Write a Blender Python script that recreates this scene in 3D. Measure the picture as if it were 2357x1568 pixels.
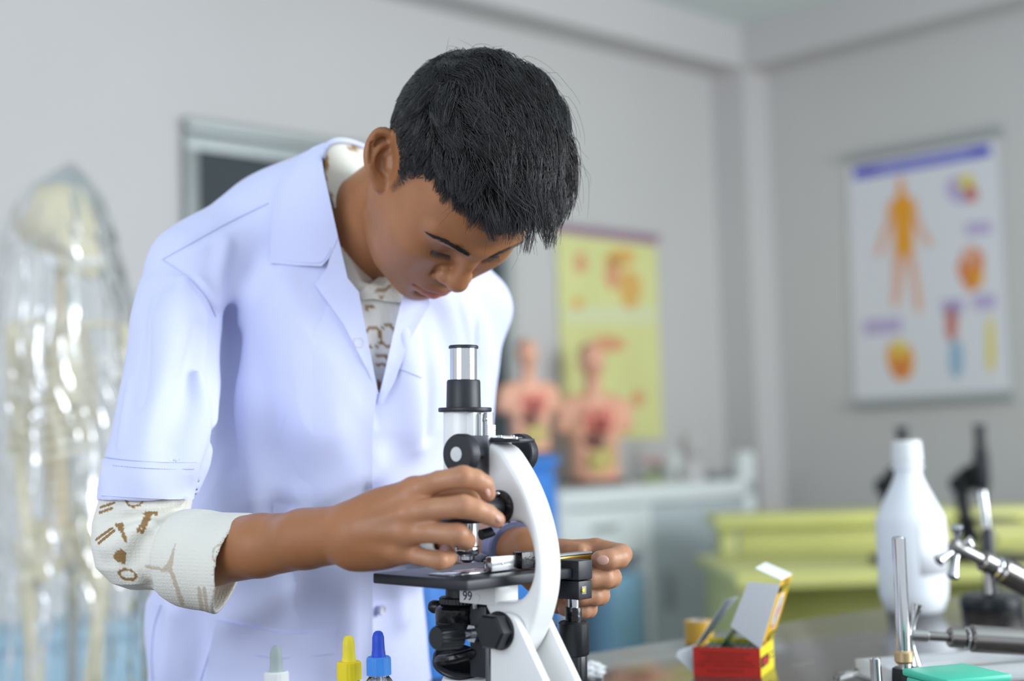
import bpy, bmesh, math, random
import numpy as np
from mathutils import Vector, Matrix
from mathutils.bvhtree import BVHTree
from mathutils.geometry import delaunay_2d_cdt

for _o in list(bpy.data.objects):
    bpy.data.objects.remove(_o)
SC = bpy.context.scene
COL = SC.collection
random.seed(7)
RNG = np.random.default_rng(11)

# ------------------------------------------------------------------ camera
FPX = 50.0 / 36.0 * 2357.0            # focal length in pixels of the 2357 x 1568 frame
CX, CY = 1178.5, 784.0
PITCH, ROLL = math.atan(228.0 / FPX), 0.03
CAM = np.array([0.0, 0.0, 1.153])
_fw = np.array([0.0, math.cos(PITCH), math.sin(PITCH)])
_u0 = np.array([0.0, -math.sin(PITCH), math.cos(PITCH)])
_r0 = np.array([1.0, 0.0, 0.0])
_rt = _r0 * math.cos(ROLL) - _u0 * math.sin(ROLL)
_up = _u0 * math.cos(ROLL) + _r0 * math.sin(ROLL)
cd = bpy.data.cameras.new('camera')
cam = bpy.data.objects.new('camera', cd)
COL.objects.link(cam)
cd.lens, cd.sensor_width, cd.sensor_fit = 50.0, 36.0, 'HORIZONTAL'
cd.clip_start, cd.clip_end = 0.05, 60
cam.matrix_world = Matrix(((_rt[0], _up[0], -_fw[0], CAM[0]), (_rt[1], _up[1], -_fw[1], CAM[1]),
                           (_rt[2], _up[2], -_fw[2], CAM[2]), (0, 0, 0, 1)))
cd.dof.use_dof = True
cd.dof.focus_distance = 1.215
cd.dof.aperture_fstop = 2.6
SC.camera = cam

# ------------------------------------------------------------------ light and exposure
world = bpy.data.worlds.new('daylight')
SC.world = world
world.use_nodes = True
world.node_tree.nodes['Background'].inputs[0].default_value = (0.86, 0.92, 1.0, 1)
world.node_tree.nodes['Background'].inputs[1].default_value = 0.80


def area(name, loc, target, sx, sy, power, color):
    l = bpy.data.lights.new(name, 'AREA')
    l.shape, l.size, l.size_y, l.energy, l.color = 'RECTANGLE', sx, sy, power, color
    o = bpy.data.objects.new(name, l)
    COL.objects.link(o)
    o.location = loc
    o.rotation_euler = (Vector(target) - Vector(loc)).to_track_quat('-Z', 'Y').to_euler()
    return o


area('window_daylight_right', (3.0, 0.9, 1.75), (0.0, 1.35, 1.2), 2.4, 1.5, 125, (0.90, 0.95, 1.0))
area('window_daylight_rear', (-2.2, -1.6, 2.1), (-0.2, 1.4, 1.2), 2.2, 1.6, 58, (0.84, 0.90, 1.0))
SC.view_settings.view_transform = 'Standard'
SC.view_settings.look = 'None'
SC.view_settings.gamma = 1.0
SC.view_settings.use_curve_mapping = False
SC.view_settings.exposure = 0.08
SC.cycles.use_denoising = True
SC.cycles.max_bounces = 10
SC.cycles.transparent_max_bounces = 16


def W(x, y, d):
    """world point seen at photo pixel (x, y) when it stands at depth y = d"""
    v = _fw + _rt * (x - CX) / FPX - _up * (y - CY) / FPX
    return CAM + v * (d / v[1])


def pix(P):
    q = np.asarray(P, float) - CAM
    d = q @ _fw
    return np.stack([CX + FPX * (q @ _rt) / d, CY - FPX * (q @ _up) / d], -1), d


def zat(x, y, d):
    return W(x, y, d)[2]


# ------------------------------------------------------------------ materials
def _in(b, names, val):
    for n in names:
        if n in b.inputs:
            b.inputs[n].default_value = val
            return


def mat(name, col, rough=0.5, metal=0.0, spec=0.5, sss=0.0, sssr=(1, .4, .25), ssscale=0.004, trans=0.0, ior=1.45, coat=0.0,
        var=0.0, vscale=8.0, bump=0.0, bscale=60.0, alpha=1.0, emis=0.0, vcol=None, sheen=0.0, bdetail=3.0, waffle=0.0, wscale=500.0):
    m = bpy.data.materials.new(name)
    m.use_nodes = True
    nt = m.node_tree
    b = nt.nodes['Principled BSDF']
    c4 = (col[0], col[1], col[2], 1)
    b.inputs['Base Color'].default_value = c4
    b.inputs['Roughness'].default_value = rough
    b.inputs['Metallic'].default_value = metal
    b.inputs['IOR'].default_value = ior
    b.inputs['Alpha'].default_value = alpha
    _in(b, ['Specular IOR Level'], spec)
    _in(b, ['Subsurface Weight'], sss)
    _in(b, ['Subsurface Radius'], sssr)
    _in(b, ['Subsurface Scale'], ssscale)
    _in(b, ['Transmission Weight'], trans)
    _in(b, ['Coat Weight'], coat)
    _in(b, ['Sheen Weight'], sheen)
    if emis:
        _in(b, ['Emission Color'], c4)
        _in(b, ['Emission Strength'], emis)
    tc = nt.nodes.new('ShaderNodeTexCoord')
    src = None
    if vcol:
        at = nt.nodes.new('ShaderNodeAttribute')
        at.attribute_name = vcol
        src = at.outputs['Color']
    if var > 0:
        nz = nt.nodes.new('ShaderNodeTexNoise')
        nz.inputs['Scale'].default_value = vscale
        nz.inputs['Detail'].default_value = 4
        nt.links.new(tc.outputs['Object'], nz.inputs['Vector'])
        mr = nt.nodes.new('ShaderNodeMapRange')
        mr.inputs[1].default_value, mr.inputs[2].default_value = 0.3, 0.7
        mr.inputs[3].default_value, mr.inputs[4].default_value = 1 - var, 1 + var
        nt.links.new(nz.outputs[0], mr.inputs[0])
        mx = nt.nodes.new('ShaderNodeVectorMath')
        mx.operation = 'SCALE'
        if src is not None:
            nt.links.new(src, mx.inputs[0])
        else:
            mx.inputs[0].default_value = col[:3]
        nt.links.new(mr.outputs[0], mx.inputs['Scale'])
        src = mx.outputs[0]
    if src is not None:
        nt.links.new(src, b.inputs['Base Color'])
    hs = None
    if bump > 0:
        nb = nt.nodes.new('ShaderNodeTexNoise')
        nb.inputs['Scale'].default_value = bscale
        nb.inputs['Detail'].default_value = bdetail
        nt.links.new(tc.outputs['Object'], nb.inputs['Vector'])
        bp = nt.nodes.new('ShaderNodeBump')
        bp.inputs['Strength'].default_value = bump
        bp.inputs['Distance'].default_value = 0.002
        nt.links.new(nb.outputs[0], bp.inputs['Height'])
        hs = bp
        nt.links.new(bp.outputs[0], b.inputs['Normal'])
    if waffle > 0:
        vo = nt.nodes.new('ShaderNodeTexVoronoi')
        vo.distance = 'CHEBYCHEV'
        vo.inputs['Scale'].default_value = wscale
        vo.inputs['Randomness'].default_value = 0.15
        nt.links.new(tc.outputs['Object'], vo.inputs['Vector'])
        bp2 = nt.nodes.new('ShaderNodeBump')
        bp2.inputs['Strength'].default_value = waffle
        bp2.inputs['Distance'].default_value = 0.0012
        bp2.invert = True
        nt.links.new(vo.outputs['Distance'], bp2.inputs['Height'])
        if hs is not None:
            nt.links.new(hs.outputs[0], bp2.inputs['Normal'])
        nt.links.new(bp2.outputs[0], b.inputs['Normal'])
    m.diffuse_color = c4
    return m


def srgb(r, g, b):
    f = lambda c: (c / 255 / 12.92) if c / 255 <= 0.04045 else ((c / 255 + 0.055) / 1.055) ** 2.4
    return (f(r), f(g), f(b))


# ------------------------------------------------------------------ scene graph helpers
def world_matrix(o):
    m = o.matrix_basis.copy()
    if o.parent:
        return world_matrix(o.parent) @ o.matrix_parent_inverse @ m
    return m


def tag(o, label=None, cat=None, group=None, kind=None):
    if label:
        o['label'] = label
    if cat:
        o['category'] = cat
    if group:
        o['group'] = group
    if kind:
        o['kind'] = kind
    return o


def empty(name, loc=(0, 0, 0), rotz=0.0, label=None, cat=None, group=None, rot=None):
    o = bpy.data.objects.new(name, None)
    COL.objects.link(o)
    o.empty_display_size = 0.05
    o.location = loc
    o.rotation_euler = rot if rot else (0, 0, rotz)
    return tag(o, label, cat, group)


def set_parent(o, p, keep_world):
    o.parent = p
    o.matrix_parent_inverse = world_matrix(p).inverted() if keep_world else Matrix.Identity(4)


def mesh_obj(name, verts, faces, m, parent=None, smooth=True, sharp=None, keep_world=False, mats=None, fmat=None):
    me = bpy.data.meshes.new(name)
    if isinstance(verts, np.ndarray) and isinstance(faces, np.ndarray):
        me.vertices.add(len(verts))
        me.vertices.foreach_set('co', np.ascontiguousarray(verts, np.float32).ravel())
        k = faces.shape[1]
        me.loops.add(faces.size)
        me.loops.foreach_set('vertex_index', np.ascontiguousarray(faces, np.int32).ravel())
        me.polygons.add(len(faces))
        me.polygons.foreach_set('loop_start', np.arange(0, faces.size, k, dtype=np.int32))
        me.update(calc_edges=True)
    else:
        me.from_pydata([tuple(v) for v in verts], [], faces)
    if smooth:
        me.polygons.foreach_set('use_smooth', [True] * len(me.polygons))
    if sharp:
        me.set_sharp_from_angle(angle=math.radians(sharp))
    if mats:
        for q in mats:
            me.materials.append(q)
        me.polygons.foreach_set('material_index', fmat)
    else:
        me.materials.append(m)
    me.update()
    o = bpy.data.objects.new(name, me)
    COL.objects.link(o)
    if parent:
        set_parent(o, parent, keep_world)
    return o


def dup(o, parent=None):
    c = o.copy()
    COL.objects.link(c)
    if parent is not None:
        c.parent = parent
    for ch in list(o.children):
        dup(ch, c)
    return c


# ------------------------------------------------------------------ mesh primitives (return verts, faces)
class MB:
    def __init__(s):
        s.v, s.f = [], []

    def add(s, v, f):
        n = len(s.v)
        s.v += [tuple(q) for q in v]
        s.f += [tuple(i + n for i in q) for q in f]
        return s

    def box(s, lo, hi, bev=0.0, M=None):
        bm = bmesh.new()
        bmesh.ops.create_cube(bm, size=1)
        for v in bm.verts:
            v.co = Vector([lo[i] + (v.co[i] + .5) * (hi[i] - lo[i]) for i in range(3)])
        if bev > 0:
            bmesh.ops.bevel(bm, geom=list(bm.edges), offset=bev, segments=2, affect='EDGES', profile=.5)
        return s.bm(bm, M)

    def bm(s, bm, M=None):
        bm.verts.ensure_lookup_table()
        bm.verts.index_update()
        v = [(M @ q.co) if M is not None else q.co.copy() for q in bm.verts]
        f = [[w.index for w in q.verts] for q in bm.faces]
        bm.free()
        return s.add(v, f)

    def lathe(s, prof, seg=40, M=None, knurl=0.0, kn=0, krange=None, sx=1.0):
        v, f = [], []
        n = len(prof)
        for i in range(seg):
            a = 2 * math.pi * i / seg
            for (r, z) in prof:
                rr = r
                if knurl and krange[0] <= z <= krange[1] and r > krange[2]:
                    rr = r - (knurl if (i // 2) % 2 else 0)
                q = Vector((rr * math.cos(a) * sx, rr * math.sin(a), z))
                v.append(M @ q if M is not None else q)
        for i in range(seg):
            j = (i + 1) % seg
            for k in range(n - 1):
                f.append((i * n + k, j * n + k, j * n + k + 1, i * n + k + 1))
        if prof[0][0] > 1e-6:
            f.append(tuple(i * n for i in range(seg))[::-1])
        if prof[-1][0] > 1e-6:
            f.append(tuple(i * n + n - 1 for i in range(seg)))
        return s.add(v, f)

    def tube(s, pts, rad, seg=12, close=False, sx=1.0, cap=True):
        pts = [Vector(p) for p in pts]
        n = len(pts)
        if not hasattr(rad, '__len__'):
            rad = [rad] * n
        v, f = [], []
        prev = None
        for i, p in enumerate(pts):
            if close:
                t = pts[(i + 1) % n] - pts[i - 1]
            else:
                t = pts[min(i + 1, n - 1)] - pts[max(i - 1, 0)]
            t.normalize()
            if prev is None:
                u = t.orthogonal().normalized()
            else:
                u = (prev - t * prev.dot(t)).normalized()
            prev = u
            w = t.cross(u)
            for k in range(seg):
                a = 2 * math.pi * k / seg
                v.append(p + (u * math.cos(a) * sx + w * math.sin(a)) * rad[i])
        m = n if close else n - 1
        for i in range(m):
            for k in range(seg):
                a, b = i * seg + k, i * seg + (k + 1) % seg
                c, d = ((i + 1) % n) * seg + (k + 1) % seg, ((i + 1) % n) * seg + k
                f.append((a, b, c, d))
        if not close and cap:
            f.append(tuple(range(seg))[::-1])
            f.append(tuple((n - 1) * seg + k for k in range(seg)))
        return s.add(v, f)

    def prism(s, poly, z0, z1, bev=0.0, M=None, seg=3):
        """poly in local xy extruded z0..z1"""
        bm = bmesh.new()
        lo = [bm.verts.new((p[0], p[1], z0)) for p in poly]
        fc = bm.faces.new(lo)
        r = bmesh.ops.extrude_face_region(bm, geom=[fc])
        for q in r['geom']:
            if isinstance(q, bmesh.types.BMVert):
                q.co.z = z1
        bmesh.ops.recalc_face_normals(bm, faces=bm.faces)
        if bev > 0:
            ed = [e for e in bm.edges if abs(e.verts[0].co.z - e.verts[1].co.z) < 1e-6]
            bmesh.ops.bevel(bm, geom=ed, offset=bev, segments=seg, affect='EDGES', profile=.5)
        return s.bm(bm, M)

    def build(s, name, m, parent=None, smooth=True, sharp=35, keep_world=False):
        return mesh_obj(name, s.v, s.f, m, parent, smooth, sharp if smooth else None, keep_world)


def to_z(p, d):
    """matrix that puts local +Z along d at point p"""
    return Matrix.Translation(Vector(p)) @ Vector(d).to_track_quat('Z', 'Y').to_matrix().to_4x4()


def arc(c, r, a0, a1, n):
    return [(c[0] + r * math.cos(math.radians(a0 + (a1 - a0) * i / n)), c[1] + r * math.sin(math.radians(a0 + (a1 - a0) * i / n))) for i in range(n + 1)]


def catmull(pts, n=6, closed=False):
    P = [np.asarray(p, float) for p in pts]
    out = []
    L = len(P)
    for i in range(L if closed else L - 1):
        p0, p1, p2, p3 = (P[(i - 1) % L], P[i], P[(i + 1) % L], P[(i + 2) % L]) if closed else (P[max(i - 1, 0)], P[i], P[i + 1], P[min(i + 2, L - 1)])
        for k in range(n):
            t = k / n
            out.append(.5 * ((2 * p1) + (-p0 + p2) * t + (2 * p0 - 5 * p1 + 4 * p2 - p3) * t * t + (-p0 + 3 * p1 - 3 * p2 + p3) * t ** 3))
    if not closed:
        out.append(P[-1])
    return out


# ------------------------------------------------------------------ signed distance fields -> smooth continuous meshes
class Field:
    def __init__(s):
        s.pr = []

    def put(s, prim, k=0.0, op='u'):
        fn, lo, hi = prim
        mg = k + 0.005
        s.pr.append((op, fn, np.asarray(lo, float) - mg, np.asarray(hi, float) + mg, k))
        return s

    @staticmethod
    def comb(a, b, k, op):
        if op == 'u':
            r = np.minimum(a, b)
            if k > 0:
                h = np.maximum(k - np.abs(a - b), 0) / k
                r = r - h * h * k * .25
            return r
        if op == 's':
            b = -b
            r = np.maximum(a, b)
            if k > 0:
                h = np.maximum(k - np.abs(a - b), 0) / k
                r = r + h * h * k * .25
            return r
        if op == 'i':
            r = np.maximum(a, b)
            if k > 0:
                h = np.maximum(k - np.abs(a - b), 0) / k
                r = r + h * h * k * .25
            return r
        if op == 'd':
            return a + b

    def mesh(s, vox, B=26, smooth=0):
        us = [p for p in s.pr if p[0] == 'u']
        LO = np.min([p[2] for p in us], 0)
        HI = np.max([p[3] for p in us], 0)
        i0 = np.floor(LO / vox).astype(int) - 1
        i1 = np.ceil(HI / vox).astype(int) + 2
        N = i1 - i0
        big = [(op, fn, np.floor(lo / vox).astype(int) - i0, np.ceil(hi / vox).astype(int) - i0 + 1, k) for op, fn, lo, hi, k in s.pr]
        V, ID, Q = [], [], []
        st = np.array([N[1] * N[2], N[2], 1], dtype=np.int64)
        corner = np.array([[i, j, k] for i in (0, 1) for j in (0, 1) for k in (0, 1)])
        edges = [(a, b) for a in range(8) for b in range(a + 1, 8) if np.abs(corner[a] - corner[b]).sum() == 1]
        for bx in range(0, N[0], B):
            for by in range(0, N[1], B):
                for bz in range(0, N[2], B):
                    b0 = np.array([bx, by, bz])
                    b1 = np.minimum(b0 + B + 1, N)
                    act = [p for p in big if np.all(p[2] < b1) and np.all(p[3] > b0)]
                    if not any(p[0] == 'u' for p in act):
                        continue
                    dim = b1 - b0
                    cen = (b0 + i0 + dim * .5) * vox
                    hw = float(np.linalg.norm(dim)) * .5 * vox
                    if len(act) < 60 and not any(p[0] == 'd' for p in act):
                        dc = np.full(1, 9.0)
                        for op, fn, lo, hi, k in act:
                            if op == 'u':
                                dc = Field.comb(dc, fn(cen[None]), k, op)
                        if dc[0] > hw * 1.6 + .004 or (dc[0] < -hw * 1.6 - .02 and all(p[0] == 'u' for p in act)):
                            continue
                    D = np.full(dim, 0.05, np.float32)
                    for op, fn, lo, hi, k in act:
                        l = np.maximum(lo, b0) - b0
                        h = np.minimum(hi, b1) - b0
                        if np.any(h <= l):
                            continue
                        ax = [((np.arange(l[i], h[i]) + b0[i] + i0[i]) * vox) for i in range(3)]
                        G = np.stack(np.meshgrid(*ax, indexing='ij'), -1).reshape(-1, 3).astype(np.float32)
                        sl = (slice(l[0], h[0]), slice(l[1], h[1]), slice(l[2], h[2]))
                        D[sl] = Field.comb(D[sl], fn(G).reshape(h - l).astype(np.float32), k, op)
                    if np.any(dim < 2):
                        continue
                    S = D < 0
                    cnt = np.zeros(dim - 1, np.int8)
                    for c in corner:
                        cnt += S[c[0]:dim[0] - 1 + c[0], c[1]:dim[1] - 1 + c[1], c[2]:dim[2] - 1 + c[2]]
                    cells = np.argwhere((cnt > 0) & (cnt < 8))
                    if len(cells):
                        cv = np.stack([D[cells[:, 0] + c[0], cells[:, 1] + c[1], cells[:, 2] + c[2]] for c in corner], 1)
                        acc = np.zeros((len(cells), 3))
                        num = np.zeros(len(cells))
                        for a, b in edges:
                            va, vb = cv[:, a], cv[:, b]
                            x = (va < 0) != (vb < 0)
                            t = np.where(x, va / np.where(x, va - vb, 1), 0)
                            acc += np.where(x[:, None], corner[a] + (corner[b] - corner[a]) * t[:, None], 0)
                            num += x
                        V.append((cells + b0 + i0 + acc / num[:, None]) * vox)
                        ID.append((cells + b0) @ st)
                    for axs in range(3):
                        o = [0, 0, 0]
                        o[axs] = 1
                        A = S[:dim[0] - o[0], :dim[1] - o[1], :dim[2] - o[2]]
                        Bm = S[o[0]:, o[1]:, o[2]:]
                        E = np.argwhere(A != Bm)
                        if not len(E):
                            continue
                        own = np.all(E < B, axis=1)
                        E = E[own]
                        if not len(E):
                            continue
                        flip = A[E[:, 0], E[:, 1], E[:, 2]]
                        u, w = (axs + 1) % 3, (axs + 2) % 3
                        g = (E + b0) @ st
                        q = np.stack([g, g - st[u], g - st[u] - st[w], g - st[w]], 1)
                        q[~flip] = q[~flip][:, ::-1]
                        Q.append(q)
        V, ID, Q = np.concatenate(V), np.concatenate(ID), np.concatenate(Q)
        uid, first = np.unique(ID, return_index=True)
        V = V[first]
        F = np.searchsorted(uid, Q)
        F = np.minimum(F, len(uid) - 1)
        F = F[np.all(uid[F] == Q, axis=1)]
        for _ in range(smooth):
            s2 = np.zeros_like(V)
            c2 = np.zeros(len(V))
            for k in range(4):
                a, b = F[:, k], F[:, (k + 1) % 4]
                for j in range(3):
                    s2[:, j] += np.bincount(a, V[b, j], len(V)) + np.bincount(b, V[a, j], len(V))
                c2 += np.bincount(a, minlength=len(V)) + np.bincount(b, minlength=len(V))
            V = V * .5 + .5 * s2 / np.maximum(c2, 1)[:, None]
        return V, F


IDF = (np.eye(3), np.zeros(3), 1.0)


def f_ell(c, r, fr=IDF, rot=None):
    R, t, s = fr
    c = R @ (np.asarray(c, float) * s) + t
    r = np.asarray(r, float) * s
    Q = R if rot is None else R @ rot
    e = np.abs(Q) @ r

    def fn(P):
        p = (P - c) @ Q
        k0 = np.linalg.norm(p / r, axis=1)
        k1 = np.linalg.norm(p / (r * r), axis=1) + 1e-9
        return k0 * (k0 - 1.0) / k1
    return fn, c - e, c + e


def f_cone(a, b, r1, r2, fr=IDF):
    R, t, s = fr
    a = R @ (np.asarray(a, float) * s) + t
    b = R @ (np.asarray(b, float) * s) + t
    r1, r2 = r1 * s, r2 * s
    ba = b - a
    L2 = ba @ ba + 1e-12

    def fn(P):
        p = P - a
        h = np.clip(p @ ba / L2, 0, 1)
        return np.linalg.norm(p - h[:, None] * ba, axis=1) - (r1 + (r2 - r1) * h)
    m = max(r1, r2)
    return fn, np.minimum(a, b) - m, np.maximum(a, b) + m


def f_chain(pts, rad, fr=IDF, k=0.0):
    pr = [f_cone(pts[i], pts[i + 1], rad[i], rad[i + 1], fr) for i in range(len(pts) - 1)]

    def fn(P):
        d = pr[0][0](P)
        for q in pr[1:]:
            d = Field.comb(d, q[0](P), k, 'u')
        return d
    return fn, np.min([q[1] for q in pr], 0), np.max([q[2] for q in pr], 0)


def f_box(c, h, rd=0.0, rot=None, fr=IDF):
    R, t, s = fr
    c = R @ (np.asarray(c, float) * s) + t
    h = np.asarray(h, float) * s
    rd = rd * s
    Q = R if rot is None else R @ rot
    e = np.abs(Q) @ h

    def fn(P):
        q = np.abs((P - c) @ Q) - (h - rd)
        return np.linalg.norm(np.maximum(q, 0), axis=1) + np.minimum(q.max(1), 0) - rd
    return fn, c - e, c + e


def f_plane(p, n, lo, hi):
    n = np.asarray(n, float)
    n = n / np.linalg.norm(n)
    p = np.asarray(p, float)
    return (lambda P: (P - p) @ n), lo, hi


def f_rows(rows, axis=2):
    """loft along a world axis; rows = [(coordinate, c1, c2, r1, r2)], centre and radii in the two other axes"""
    A = np.array(sorted(rows), float)
    o = [i for i in range(3) if i != axis]

    def fn(P):
        z = P[:, axis]
        c1, c2, r1, r2 = [np.interp(z, A[:, 0], A[:, j]) for j in (1, 2, 3, 4)]
        u, v = P[:, o[0]] - c1, P[:, o[1]] - c2
        k0 = np.sqrt((u / r1) ** 2 + (v / r2) ** 2)
        k1 = np.sqrt((u / r1 ** 2) ** 2 + (v / r2 ** 2) ** 2) + 1e-9
        d = k0 * (k0 - 1) / k1
        cap = np.maximum(A[0, 0] - z, z - A[-1, 0])
        return np.maximum(d, cap)
    lo, hi = np.zeros(3), np.zeros(3)
    lo[axis], hi[axis] = A[0, 0], A[-1, 0]
    lo[o[0]], hi[o[0]] = (A[:, 1] - A[:, 3]).min(), (A[:, 1] + A[:, 3]).max()
    lo[o[1]], hi[o[1]] = (A[:, 2] - A[:, 4]).min(), (A[:, 2] + A[:, 4]).max()
    return fn, lo, hi


def rot_euler(x, y, z):
    from mathutils import Euler
    return np.array(Euler((math.radians(x), math.radians(y), math.radians(z))).to_matrix())


def poly_sd(XY, poly):
    """signed distance (negative inside) of 2-D points to a polygon"""
    P = np.asarray(poly, float)
    d = np.full(len(XY), 1e9)
    ins = np.zeros(len(XY), bool)
    for i in range(len(P)):
        a, b = P[i], P[(i + 1) % len(P)]
        e = b - a
        w = XY - a
        t = np.clip(w @ e / (e @ e), 0, 1)
        d = np.minimum(d, np.linalg.norm(w - t[:, None] * e, axis=1))
        c = ((a[1] <= XY[:, 1]) & (b[1] > XY[:, 1])) | ((b[1] <= XY[:, 1]) & (a[1] > XY[:, 1]))
        with np.errstate(divide='ignore', invalid='ignore'):
            x = a[0] + (XY[:, 1] - a[1]) / (b[1] - a[1] + 1e-12) * e[0]
        ins ^= c & (XY[:, 0] < x)
    return np.where(ins, -d, d)


def vcolor(o, cols, name='tint'):
    a = o.data.color_attributes.new(name, 'FLOAT_COLOR', 'POINT')
    c = np.ones((len(cols), 4), np.float32)
    c[:, :3] = cols
    a.data.foreach_set('color', c.ravel())


def bvh_of(V, F):
    return BVHTree.FromPolygons(V.tolist(), F.tolist())


def cast(bvh, x, y):
    v = _fw + _rt * (x - CX) / FPX - _up * (y - CY) / FPX
    h = bvh.ray_cast(Vector(CAM), Vector(v / np.linalg.norm(v)))
    return h[0], h[1]


def sheet(name, poly, bvh, m, parent, off=0.002, thick=0.0012, step=14, keep_world=True, smooth_it=4, offfn=None, dclamp=None, wav=0.0, nofall=False):
    """a cloth piece whose outline is poly: laid on the surface under it, with its own thickness"""
    P = np.asarray(poly, float)
    bpts = []
    for i in range(len(P)):
        a, b = P[i], P[(i + 1) % len(P)]
        n = max(1, int(np.linalg.norm(b - a) / step))
        for k in range(n):
            bpts.append(a + (b - a) * k / n)
    bpts = np.array(bpts)
    gx, gy = np.meshgrid(np.arange(P[:, 0].min(), P[:, 0].max(), step), np.arange(P[:, 1].min(), P[:, 1].max(), step))
    g = np.stack([gx.ravel(), gy.ravel()], 1)
    g = g[poly_sd(g, P) < -step * .55]
    allp = np.concatenate([bpts, g])
    nb = len(bpts)
    res = delaunay_2d_cdt([Vector(p) for p in allp], [(i, (i + 1) % nb) for i in range(nb)], [], 1, 1e-4)
    vs, fs = res[0], [f for f in res[2]]
    X = np.array([[v[0], v[1]] for v in vs])
    hit = np.full((len(X), 3), np.nan)
    nor = np.zeros((len(X), 3))
    for i, q in enumerate(X):
        h, n = cast(bvh, q[0], q[1])
        if h is not None:
            hit[i] = h
            nor[i] = n
    bad = np.isnan(hit[:, 0])
    if dclamp is not None:
        bad |= (hit[:, 1] > dclamp[1]) | (hit[:, 1] < dclamp[0])
    good = np.where(~bad)[0]
    if nofall and len(good) > 12:
        # points past the rim of the cloth follow the smooth run of the rest
        xn, yn = (X[:, 0] - X[:, 0].mean()) / 100, (X[:, 1] - X[:, 1].mean()) / 100
        A_ = np.stack([np.ones(len(X)), xn, yn, xn * yn, xn ** 2, yn ** 2], 1)
        co = np.linalg.lstsq(A_[good], hit[good, 1], rcond=None)[0]
        fit = A_ @ co
        bad |= np.abs(np.nan_to_num(hit[:, 1], nan=9.0) - fit) > .03
        good = np.where(~bad)[0]
        co = np.linalg.lstsq(A_[good], hit[good, 1], rcond=None)[0]
        fit = A_ @ co
        for i in np.where(bad)[0]:
            hit[i] = W(X[i, 0], X[i, 1], fit[i])
            nor[i] = nor[good[0]]
        bad[:] = False
    for i in np.where(bad)[0]:
        j = good[np.argmin(np.sum((X[good] - X[i]) ** 2, 1))]
        hit[i] = W(X[i, 0], X[i, 1], hit[j, 1])
        nor[i] = nor[j]
    nbr = [set() for _ in X]
    for f in fs:
        for a in range(len(f)):
            nbr[f[a]].add(f[a - 1])
            nbr[f[a - 1]].add(f[a])
    dep = hit[:, 1].copy()
    for _ in range(smooth_it):
        dep = np.array([(dep[i] + sum(dep[j] for j in nbr[i])) / (1 + len(nbr[i])) for i in range(len(X))])
        nor = np.array([(nor[i] + sum(nor[j] for j in nbr[i])) / (1 + len(nbr[i])) for i in range(len(X))])
    dep = np.minimum(dep, hit[:, 1])
    nor /= np.linalg.norm(nor, axis=1)[:, None] + 1e-9
    base = np.array([W(X[i, 0], X[i, 1], dep[i]) for i in range(len(X))])
    o = np.full(len(X), off) if offfn is None else np.array([offfn(q) for q in X])
    ray = (CAM - base)
    ray /= np.linalg.norm(ray, axis=1)[:, None]
    fr = base + ray * o[:, None]
    if wav:
        fr += ray * (np.sin(X[:, :1] * .05 + X[:, 1:] * .031) * wav)
    bk = fr - ray * thick
    n = len(X)
    V = np.concatenate([fr, bk])
    F = []
    for f in fs:
        p = [X[i] for i in f]
        ar = sum(p[i - 1][0] * p[i][1] - p[i][0] * p[i - 1][1] for i in range(len(p)))
        f = tuple(f) if ar < 0 else tuple(f)[::-1]
        F.append(f)
        F.append(tuple(i + n for i in f[::-1]))
    cnt = {}
    for f in fs:
        for a in range(len(f)):
            e = (f[a - 1], f[a])
            cnt[tuple(sorted(e))] = cnt.get(tuple(sorted(e)), 0) + 1
    for (a, b), c in cnt.items():
        if c == 1:
            F.append((a, b, b + n, a + n))
    ob = mesh_obj(name, V, F, m, parent, True, 50, keep_world)
    bm = bmesh.new()
    bm.from_mesh(ob.data)
    bmesh.ops.recalc_face_normals(bm, faces=bm.faces)
    bm.to_mesh(ob.data)
    bm.free()
    return ob

# ================================================================== the room
_c = W(1726, 1000, 5.4)
RA = math.radians(-46.5)
ROOM = Matrix.Translation((_c[0], _c[1], 0)) @ Matrix.Rotation(RA, 4, 'Z')
E1 = np.array([math.cos(RA), math.sin(RA), 0])      # along the right wall, towards the viewer
E2 = np.array([-math.sin(RA), math.cos(RA), 0])     # along the left wall, towards the corner
C0 = np.array([_c[0], _c[1], 0])


def room(P):
    q = np.asarray(P) - C0
    return np.array([q @ E1, q @ E2, q[2]])


def on_plane(px, py, axis, val):
    """room coordinates of the point seen at a pixel on the room plane x = val or y = val"""
    v = _fw + _rt * (px - CX) / FPX - _up * (py - CY) / FPX
    e = E1 if axis == 0 else E2
    t = (val - (CAM - C0) @ e) / (v @ e)
    return room(CAM + v * t)


M_wall = mat('wall_paint', srgb(200, 198, 195), .75, var=.03, vscale=1.3, bump=.05, bscale=25)
M_beam = mat('beam_paint', srgb(200, 197, 195), .75, var=.03, vscale=1.3)
M_ceil = mat('ceiling_paint', srgb(222, 230, 226), .85)
M_floor = mat('floor_tile', srgb(176, 184, 206), .35, var=.06, vscale=3)


def structure(name, boxes, m):
    b = MB()
    for lo, hi in boxes:
        b.box(lo, hi)
    o = b.build(name, m, smooth=False)
    o.matrix_world = ROOM
    return tag(o, kind='structure')


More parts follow.
